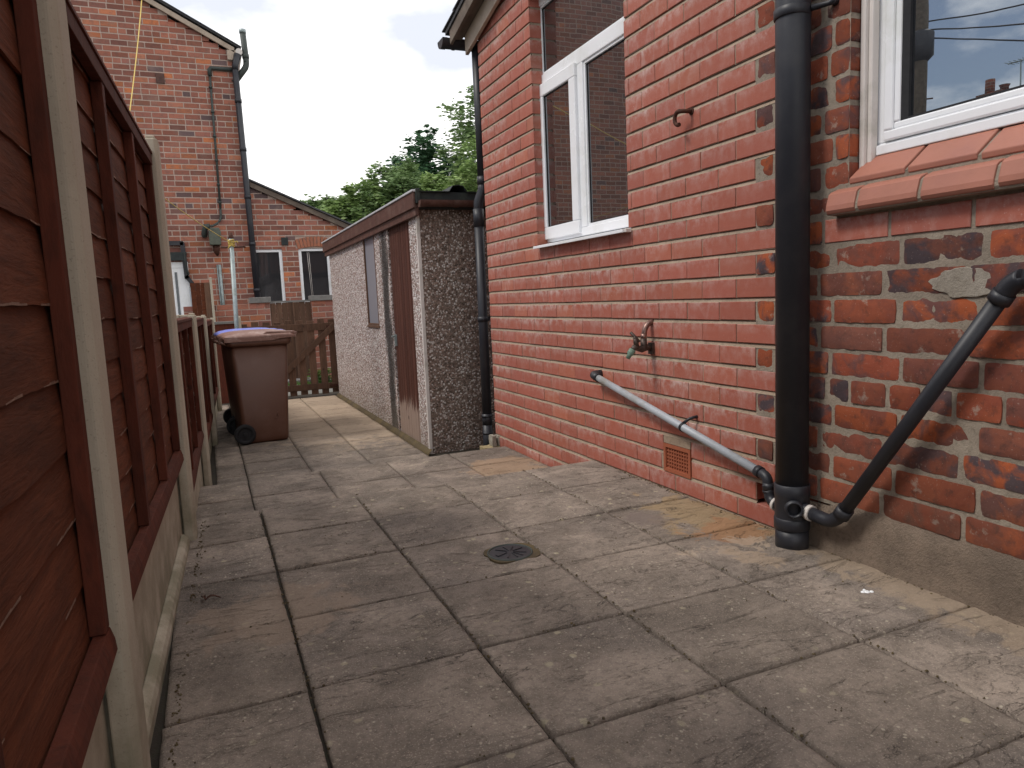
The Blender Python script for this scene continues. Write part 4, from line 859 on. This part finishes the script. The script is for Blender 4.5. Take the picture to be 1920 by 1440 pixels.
#=================================================================== neighbour's fence pieces
nf=thing('neighbour_fence','red brown fence with a tall pale post in front of the far gable','fence',(-.1,11.8,-.33))
s_=MB()
for i in range(4): s_.box(-.17+i*.069,-.17+i*.069+.066,11.80,11.815,-.33,1.30,rc())
s_.build('fence_panel',M_FENCE,nf); s_=MB(); s_.box(.02,.098,11.78,11.80,-.33,1.30,rc()); s_.build('weathered_board',M_GATE,nf,.003)
s_=MB(); s_.prism([(.10,11.76),(.135,11.76),(.135,11.84),(.10,11.84)],-.33,1.375,'z'); s_.build('post',M_CONC,nf,.004)
#=================================================================== gable house
GY=13.5
gh=thing('gable_house','tall old brick gable end with lean-to outrigger across the alley at the far end','house',(.8,GY,-.6))
W4=Wall((0,GY,0),(1,0,0),(0,-1,0),.0915,.405,.018,.015,.004); mb4=MB(); vg=lambda u:5.21+(.84-u)*.53
W4.open=[(-.62,-.20,-.5,1.72)]
def jg(k):
    out=[];u=-6.1+(.117 if k%2 else 0)
    while u<1: out.append(u); u+=.248 if not(k%5==0) else .124
    return out
W4.lay(lambda u,k:(mb4,W4.smooth_brick),lambda k:-6.1,lambda k:.845,-11,104,jg,vg)
mb4.build('gable_brickwork',M_GB,gh,fixn=False); W4.mort.build('gable_mortar',M_MG,gh,fixn=False)
s_=MB(); P=[(-6.1,-.6),(.835,-.6),(.835,5.17),(-1.0,6.15),(-4.5,5.0),(-6.1,4.2)]; s_.prism(P,GY+.02,GY+7,'y'); s_.build('body',M_BODY,gh)
# reveal behind door opening is the body: verge, barge board, slates
def rakeX(name,mat,xa,za,xb,zb,t0,t1,y0,y1,par,bev=None):
    s_=MB(); s_.add([(x,y,z+t) for y in(y0,y1) for (x,z,t) in((xa,za,t0),(xb,zb,t0),(xb,zb,t1),(xa,za,t1))],[(0,1,2,3),(7,6,5,4),(0,4,5,1),(1,5,6,2),(2,6,7,3),(3,7,4,0)]); return s_.build(name,mat,par,bev)
bo=rakeX('barge_board',M_BARGE,.84,5.20,-3.6,5.20+4.44*.53,.0,.085,GY-.06,GY-.02,gh,.002)
s_=MB(); s_.box(.72,.86,GY-.06,GY-.02,5.08,5.24); s_.build('barge_foot',M_BARGE,bo,.004)
rf=rakeX('roof',M_SLATE,.93,5.27,-3.6,5.27+4.53*.53,0,.03,GY-.085,GY+7,gh)
s_=MB()
for i in range(22):
    x=.95-i*.2; z=5.30+(.93-x)*.53; s_.box(x-.24,x,GY-.10,GY+.25,z-.004,z+.012,rc(),Matrix.Translation((x,0,z))@Matrix.Rotation(R(27.9),4,'Y')@Matrix.Translation((-x,0,-z)))
s_.build('slates',M_SLATE,rf)
s_=MB(); gx=.91
s_.tube([(gx,GY-.09,5.215),(gx,GY+6.9,5.215)],.055,14); s_.build('gutter',M_CREAM,gh)
# black rain pipe down the corner
rp=thing('downpipe','tall black rain pipe with flaking paint down the corner of the far gable house','downpipe',(.84,GY-.1,0))
s_=MB(); s_.tube([(.885,GY-.07,5.17),(.83,GY-.09,4.98),(.825,GY-.10,4.9)],[.06,.05,.05],14); s_.tube([(.825,GY-.10,4.9),(.880,GY-.10,.2)],.050,16); s_.build('pipe',M_BLACKP,rp)
s_=MB()
for z in(4.4,3.6,2.8,2.0,1.2): s_.tube([(.8253+(4.9-z)*.0117,GY-.10,z-.03),(.8253+(4.9-z)*.0117,GY-.10,z+.03)],.058,14)
s_.build('collar',M_BLACKP,rp)
vp=thing('vent_pipe','short black bent vent pipe sticking above the eaves of the far gable house','pipe',(.9,GY-.05,4.8))
s_=MB(); elbow(s_,[(.80,GY-.02,4.72),(1.015,GY-.02,5.0),(1.02,GY-.02,5.12),(1.0,GY-.02,5.56)],.050,.06,14); s_.tube([(1.017,GY-.02,5.13),(1.014,GY-.02,5.20)],.058,14); s_.build('pipe',M_CABLE,vp)
s_=MB(); s_.tube([(1.0,GY-.02,5.54),(.999,GY-.02,5.60)],.056,14); s_.build('collar',M_GALV,vp)
cb=MB(); cb.tube([(.82,GY-.03,4.93),(.45,GY-.03,4.93),(.42,GY-.03,4.90),(.42,GY-.03,4.80)],.035,8); cb.tube([(.42,GY-.03,4.85),(.395,GY-.025,2.55)],.018,8); elbow(cb,[(.395,GY-.03,2.6),(.39,GY-.04,2.42),(.30,GY-.10,2.33),(.22,GY-.14,2.30)],.020,.08,8)
for z in(4.6,4.2,3.8,3.4,3.0,2.7): cb.tube([(.417-(4.8-z)*.01,GY-.03,z),(.417-(4.8-z)*.01,GY-.03,z+.03)],.03,8)
tag(cb.build('conduit',M_CABLE),'thin dark cable conduit running up the gable brickwork from the old lamp','conduit')
lp=thing('wall_lamp','old weathered dark wall lamp on a bracket on the gable','lamp',(.27,GY-.12,2.0))
s_=MB(); s_.prism([(.17,1.98),(.35,1.98),(.365,2.20),(.34,2.27),(.20,2.27),(.17,2.20)],GY-.24,GY-.06,'y'); s_.build('lamp_housing',M_LAMPG,lp,.012)
s_=MB(); s_.tube([(.10,GY-.03,2.13),(.10,GY-.05,2.20),(.13,GY-.10,2.30),(.20,GY-.12,2.31)],[.04,.045,.05,.04],10); s_.build('bracket',M_CABLE,lp)
s_=MB(); s_.tube([(.27,GY-.13,1.98),(.27,GY-.12,1.90),(.28,GY-.1,1.84),(.28,GY-.05,1.82)],[.055,.06,.035,.02],10); s_.build('lower_cone',M_RUST,lp)
s_=MB(); s_.tube([(.30,GY-.04,1.66),(.305,GY-.04,.4)],.026,10); s_.tube([(.26,GY-.03,1.66),(.27,GY-.03,.4)],.012,8); tag(s_.build('conduit',M_GALV),'pale grey vertical conduit on the gable wall below the lamp','conduit')
s_=MB(); s_.box(-.41,-.28,GY-.02,GY+.01,4.63,4.79); s_.build('vent',M_DKWOOD,gh,.004)
# white door low in the gable, black canopy, black square pipe
dn=MB(); dn.box(-.62,-.20,GY-.02,GY-.004,1.62,1.72); dn.box(-.25,-.20,GY-.02,GY-.004,-.3,1.62); dn.box(-.62,-.25,GY-.012,GY-.002,-.3,1.62)
do=dn.build('door',M_UPVC,gh,.003)
s_=MB(); s_.box(-.42,-.38,GY-.022,GY-.013,-.2,1.55); s_.box(-.60,-.55,GY-.022,GY-.013,-.2,1.55); s_.build('glass_strip',M_GLASS3,do)
s_=MB(); s_.prism([(-.62,1.74),(-.22,1.74),(-.20,1.88),(-.62,1.88)],GY-.10,GY-.03,'y'); s_.tube([(-.24,GY-.1,1.86),(-.23,GY-.1,1.6),(-.20,GY-.1,1.5)],.02,8); s_.build('canopy',M_ROOFD,gh,.003)
bp=thing('square_pipe','black square section pipe stepping down beside the white door of the far house','pipe',(-.2,GY-.06,.8))
def sq(mb,pts,h):
    for a,b in zip(pts[:-1],pts[1:]):
        a=Vector(a);b=Vector(b);d=(b-a).normalized();n_=Vector((-d.z,0,d.x))*h; a=a-d*h*.42;b=b+d*h*.42; mb.add([Vector((p.x,y,p.z)) for y in(GY-.09,GY-.02) for p in(a-n_,b-n_,b+n_,a+n_)],[(0,1,2,3),(7,6,5,4),(0,4,5,1),(1,5,6,2),(2,6,7,3),(3,7,4,0)])
s_=MB(); sq(s_,[(-.62,0,2.03),(-.255,0,2.03),(-.235,0,1.45)],.035); s_.build('upper_pipe',M_BLACKP,bp)
s_=MB(); sq(s_,[(-.235,0,1.47),(-.075,0,1.22),(-.065,0,.5)],.033); s_.build('lower_pipe',M_BLACKP,bp)
s_=MB(); s_.box(-.21,-.12,GY-.07,GY-.055,.3,1.30); tag(s_.build('leaning_panel',M_GREYP,bevel=.003),'narrow blue grey panel leaning on the gable beside the white door','panel')
# lean-to outrigger
W5=Wall((0,GY+.03,0),(1,0,0),(0,-1,0),.0915,.405,.018,.015,.004); mb5=MB(); vl=lambda u:3.06-(u-.85)*.445
WA=(.86,1.36,.93,1.915); WB=(1.64,2.20,.93,1.925)
W5.open=[WA,WB,(1.60,2.30,1.926,2.14)]
W5.lay(lambda u,k:(mb5,W5.smooth_brick),lambda k:.846,lambda k:3.9,-11,32,lambda k:[.846+.235*i+(.117 if k%2 else 0) for i in range(0,14)],vl)
mb5.build('outrigger_brickwork',M_GB,gh,fixn=False); W5.mort.build('outrigger_mortar',M_MG,gh,fixn=False)
s_=MB(); s_.prism([(.85,-.6),(3.9,-.6),(3.9,1.62),(.85,2.98)],GY+.14,GY+4,'y'); s_.build('outrigger_body',M_BODY,gh)
# brick arch over right window
s_=MB(); n=11
for i in range(n):
    u=(i+.5)/n; x=1.615+.67*u; ang=(u-.5)*R(34); zc=1.985+.055*(1-(2*u-1)**2); M=Matrix.Translation((x,0,zc))@Matrix.Rotation(ang,4,'Y')
    s_.box(-.026,.026,GY+.022,GY+.12,-.085,.095,(.955,U(.5,1),rnd()),M)
s_.build('window_arch',M_GB,gh,.004,); s_=MB(); s_.box(1.60,2.30,GY+.045,GY+.13,1.926,2.14); s_.build('arch_mortar',M_MG,gh)
for (a,b,c,d) in(WA,WB):
    s_=MB(); bars_=[]; 
    for q in((a,b,c,c+.05),(a,b,d-.05,d),(a,a+.055,c+.05,d-.05),(b-.055,b,c+.05,d-.05)): s_.box(q[0],q[1],GY+.05,GY+.11,q[2],q[3])
    wn=s_.build('window',M_UPVC,gh,.004); s_=MB(); s_.box(a+.05,b-.05,GY+.085,GY+.092,c+.045,d-.045); s_.build('pane',M_GLASS3,wn)
s_=MB(); s_.tube([(1.80,GY+.083,1.86),(1.83,GY+.083,1.0)],.004,6); s_.tube([(1.83,GY+.083,1.86),(1.85,GY+.083,1.0)],.004,6); s_.build('curtain_cord',M_CREAM,wn)
rakeX('outrigger_barge_board',M_SOFFIT,.85,3.03,3.95,3.03-3.1*.445,-.02,.075,GY-.03,GY+.02,gh,.004)
rakeX('outrigger_roof',M_SLATE,.85,3.115,4.1,3.115-3.25*.445,0,.03,GY-.06,GY+4,gh)
s_=MB(); s_.box(1.36,1.475,GY+.0,GY+.03,1.985,2.12); s_.build('vent_cowl',M_ROOFD,gh,.004)
#=================================================================== things seen only in the window's reflection (left of the garden)
tpole=thing('telephone_pole','tall telephone pole beyond the left fence, mirrored in the house window','pole',(-13.25,13.15,-.6))
s_=MB(); s_.tube([(-13.25,13.15,-.6),(-13.3,13.2,7.9)],[.17,.14],14); s_.build('shaft',M_BARK,tpole)
s_=MB(); s_.tube([(-13.3,13.2,6.3),(-13.3,13.2,6.45),(-13.3,13.2,7.0),(-13.3,13.2,7.1)],[.14,.28,.28,.14],12); s_.build('junction_box',M_BLACKP,tpole)
s_=MB()
for z in(3.0,3.6,4.2,4.8,5.4): s_.tube([(-13.5,13.0,z),(-13.05,13.4,z)],.018,6)
s_.build('step_iron',M_RUST,tpole)
for i,(b,lbl) in enumerate((((-22,2,8.2),'topmost'),((-22,5,7.3),'middle'),((-20,4,5.6),'lowest'))):
    s_=MB(); a=Vector((-13.3,13.2,7.3-.2*i)); b=Vector(b); n=14; s_.tube([a.lerp(b,k/n)+Vector((0,0,-.4*4*(k/n)*(1-k/n))) for k in range(n+1)],.02,6); tag(s_.build('telephone_wire',M_BLACKP),lbl+' of three black wires running from the telephone pole, mirrored in the house window','wire','wires from the telephone pole')
th=thing('terraced_house','brick house with slate roof and chimney beyond the left fence','house',(-17,9,-.6))
s_=MB(); s_.box(-22,-16.6,6,17,-.6,4.1); s_.build('wall',M_BODY,th)
s_=MB(); s_.prism([(-22.3,4.0),(-16.3,4.0),(-19.3,6.05)],5.8,17.2,'y'); ro=s_.build('roof',M_SLATE,th)
s_=MB(); s_.box(-19.6,-18.8,14.75,15.5,5.5,6.45); s_.tube([(-18.95,15.2,6.4),(-18.95,15.2,6.85)],.13,12); s_.tube([(-19.35,15.0,6.4),(-19.35,15.0,6.62),(-19.35,15.0,6.68)],[.13,.13,.17],12); s_.build('chimney',M_BODY,ro)
s_=MB(); s_.tube([(-19.66,14.7,5.8),(-19.66,14.7,7.4)],.022,6); s_.tube([(-19.66,14.3,7.35),(-19.66,15.1,7.35)],.02,6)
for k in range(6): s_.tube([(-19.9,14.35+k*.14,7.35),(-19.4,14.35+k*.14,7.35)],.012,5)
s_.build('aerial',M_GALV,ro)
#=================================================================== trees
def tree(name,label,loc,H,blobs,n,ls,mat,group='trees behind the shed',conifer=False):
    o=thing(name,label,'tree',loc,group); X,Y,Z=loc
    n=int(n*1.7); blobs=[(p_,q_,r_+.45,t_*1.22) for p_,q_,r_,t_ in blobs]
    s_=MB(); s_.tube([(X,Y,Z),(X+.1,Y,Z+H*.3),(X-.05,Y+.1,Z+H*.6),(X,Y,Z+H*.93)],[H*.028,H*.022,H*.013,H*.003],9)
    for (bx,by,bz,br) in blobs:
        a=Vector((X,Y,Z+max(.15*H,(bz-Z)*.55))); b=Vector((X+bx,Y+by,bz)); mdd=(a+b)/2+Vector((0,0,-.2)); s_.tube([a,mdd,b],[H*.011,H*.007,H*.002],6)
    s_.build('trunk',M_BARK,o)
    L_=MB(); tot=sum(b[3]**2 for b in blobs)
    for (bx,by,bz,br) in blobs:
        m_=int(n*br*br/tot); nc=max(6,int(br*16)); cl=[]
        for i in range(nc):
            d=Vector((random.gauss(0,1),random.gauss(0,1),random.gauss(0,1))).normalized()*br*(U(.45,1.05)**.6); d.z*=.85; cl.append((Vector((X+bx,Y+by,bz))+d,br*U(.16,.34),rnd()))
        for i in range(m_):
            c,r_,tn=random.choice(cl); p=c+Vector((random.gauss(0,.55),random.gauss(0,.55),random.gauss(0,.45)))*r_
            q=Matrix.Rotation(U(0,6.28),3,'Z')@Matrix.Rotation(U(-1.2,1.2),3,'X'); s=ls*U(.6,1.3); a=q@Vector((s,0,0)); b=q@Vector((0,s*.45,0))
            L_.add([p-a,p-b*.9,p+a,p+b],[(0,1,2,3)],(min(1,max(0,tn*.6+U(0,.4))),rnd(),rnd()))
    L_.build('crown',mat,o,fixn=False); return o
tree('ash_tree','tall loose green tree rising beside the brick extension behind the shed',(12.6,30,-.6),11,[(-.3,0,9.4,1.0),(-1.0,0,8.0,1.2),(.4,0,8.2,1.6),(-1.5,-.3,6.6,1.2),(0,0,6.2,2.1),(-1.4,0,5.2,1.4),(.5,0,4.3,2.0),(1.6,0,9.6,1.7),(2,0,7.3,2)],9500,.13,M_LEAF1)
tree('conifer_tree','dark blue green conifer between the loose tall tree and the lower hedge trees',(10.2,33,-.6),9.6,[(0,0,8.2,.42),(-.15,0,7.6,.65),(-.5,0,6.9,.9),(.3,0,6.8,.9),(-.9,0,6.2,1.0),(.7,0,6.2,1.1),(-.3,0,5.5,1.5),(-1.3,0,5.2,1.1),(1.2,0,5.4,1.3),(0,0,4.2,1.9)],9000,.13,M_LEAF2)
tree('leafy_tree','bright mid green bushy tree just above the shed roof beside the tall loose tree',(9.1,25,-.6),6.6,[(.6,0,5.5,.8),(1.3,0,5.0,1.0),(.2,0,4.6,1.0),(-.7,0,4.5,.8),(-.9,0,3.8,1.0),(.6,0,3.7,1.3),(1.8,0,3.9,1.2)],7500,.11,M_LEAF3)
tree('leafy_tree','pale green rounded tree left of the conifer above the long shed roof',(7.3,28,-.6),6.2,[(.3,0,5.4,.55),(-.2,0,4.9,.8),(.6,0,4.7,.9),(-.9,0,4.4,.8),(0,0,4.0,1.2),(-1.3,0,3.8,.9),(1.3,0,4.0,1.1)],7000,.11,M_LEAF4)
tree('leafy_tree','low dense green tree over the middle of the shed roof line',(5.9,28,-.6),5.2,[(.4,0,4.4,.7),(-.2,0,4.2,.7),(-.8,0,3.8,.8),(.2,0,3.5,1.1),(-1.2,0,3.3,.9),(1,0,3.8,.9)],6000,.11,M_LEAF3)
tree('leafy_tree','small darker tree at the far left end of the tree line above the outrigger roof',(5.3,34,-.6),5.8,[(.3,0,4.9,.6),(-.3,0,4.7,.6),(.8,0,4.7,.8),(0,0,4.1,1.0),(-.7,0,4.1,.8)],5000,.12,M_LEAF4)
# weeds at the alley edge
wd=MB()
for i in range(260):
    x=1.62+random.gauss(0,.09); y=11.5+random.gauss(0,.07); z=-.33; h=U(.05,.22); a=U(0,6.28); d0=Vector((math.cos(a),math.sin(a),0)); p=Vector((x,y,z+h)); e0=Vector((-d0.y,d0.x,.3))*.022
    wd.add([p-d0*.035,p-e0,p+d0*.035,p+e0],[(0,1,2,3)],rc())
for i in range(30):
    x=1.62+random.gauss(0,.06); wd.tube([(x,11.5,-.33),(x+U(-.05,.05),11.5+U(-.05,.05),-.33+U(.08,.2))],.003,4)
tag(wd.build('weed_clump',M_GRASS,fixn=False),'bright green weed clump by the yard wall seen through the gate','plant')
gs=MB()
for i in range(700):
    x=U(.7,2.2); y=11.55+random.gauss(0,.10)-.02; h=U(.02,.07); a=U(0,6.28); gs.add([(x-.005,y,-.33),(x+.005,y,-.33),(x+.03*math.cos(a),y+.03*math.sin(a),-.33+h)],[(0,1,2)],rc())
tag(gs.build('grass',M_GRASS,fixn=False),'thin strip of grass along the foot of the far yard wall','grass',kind='stuff')
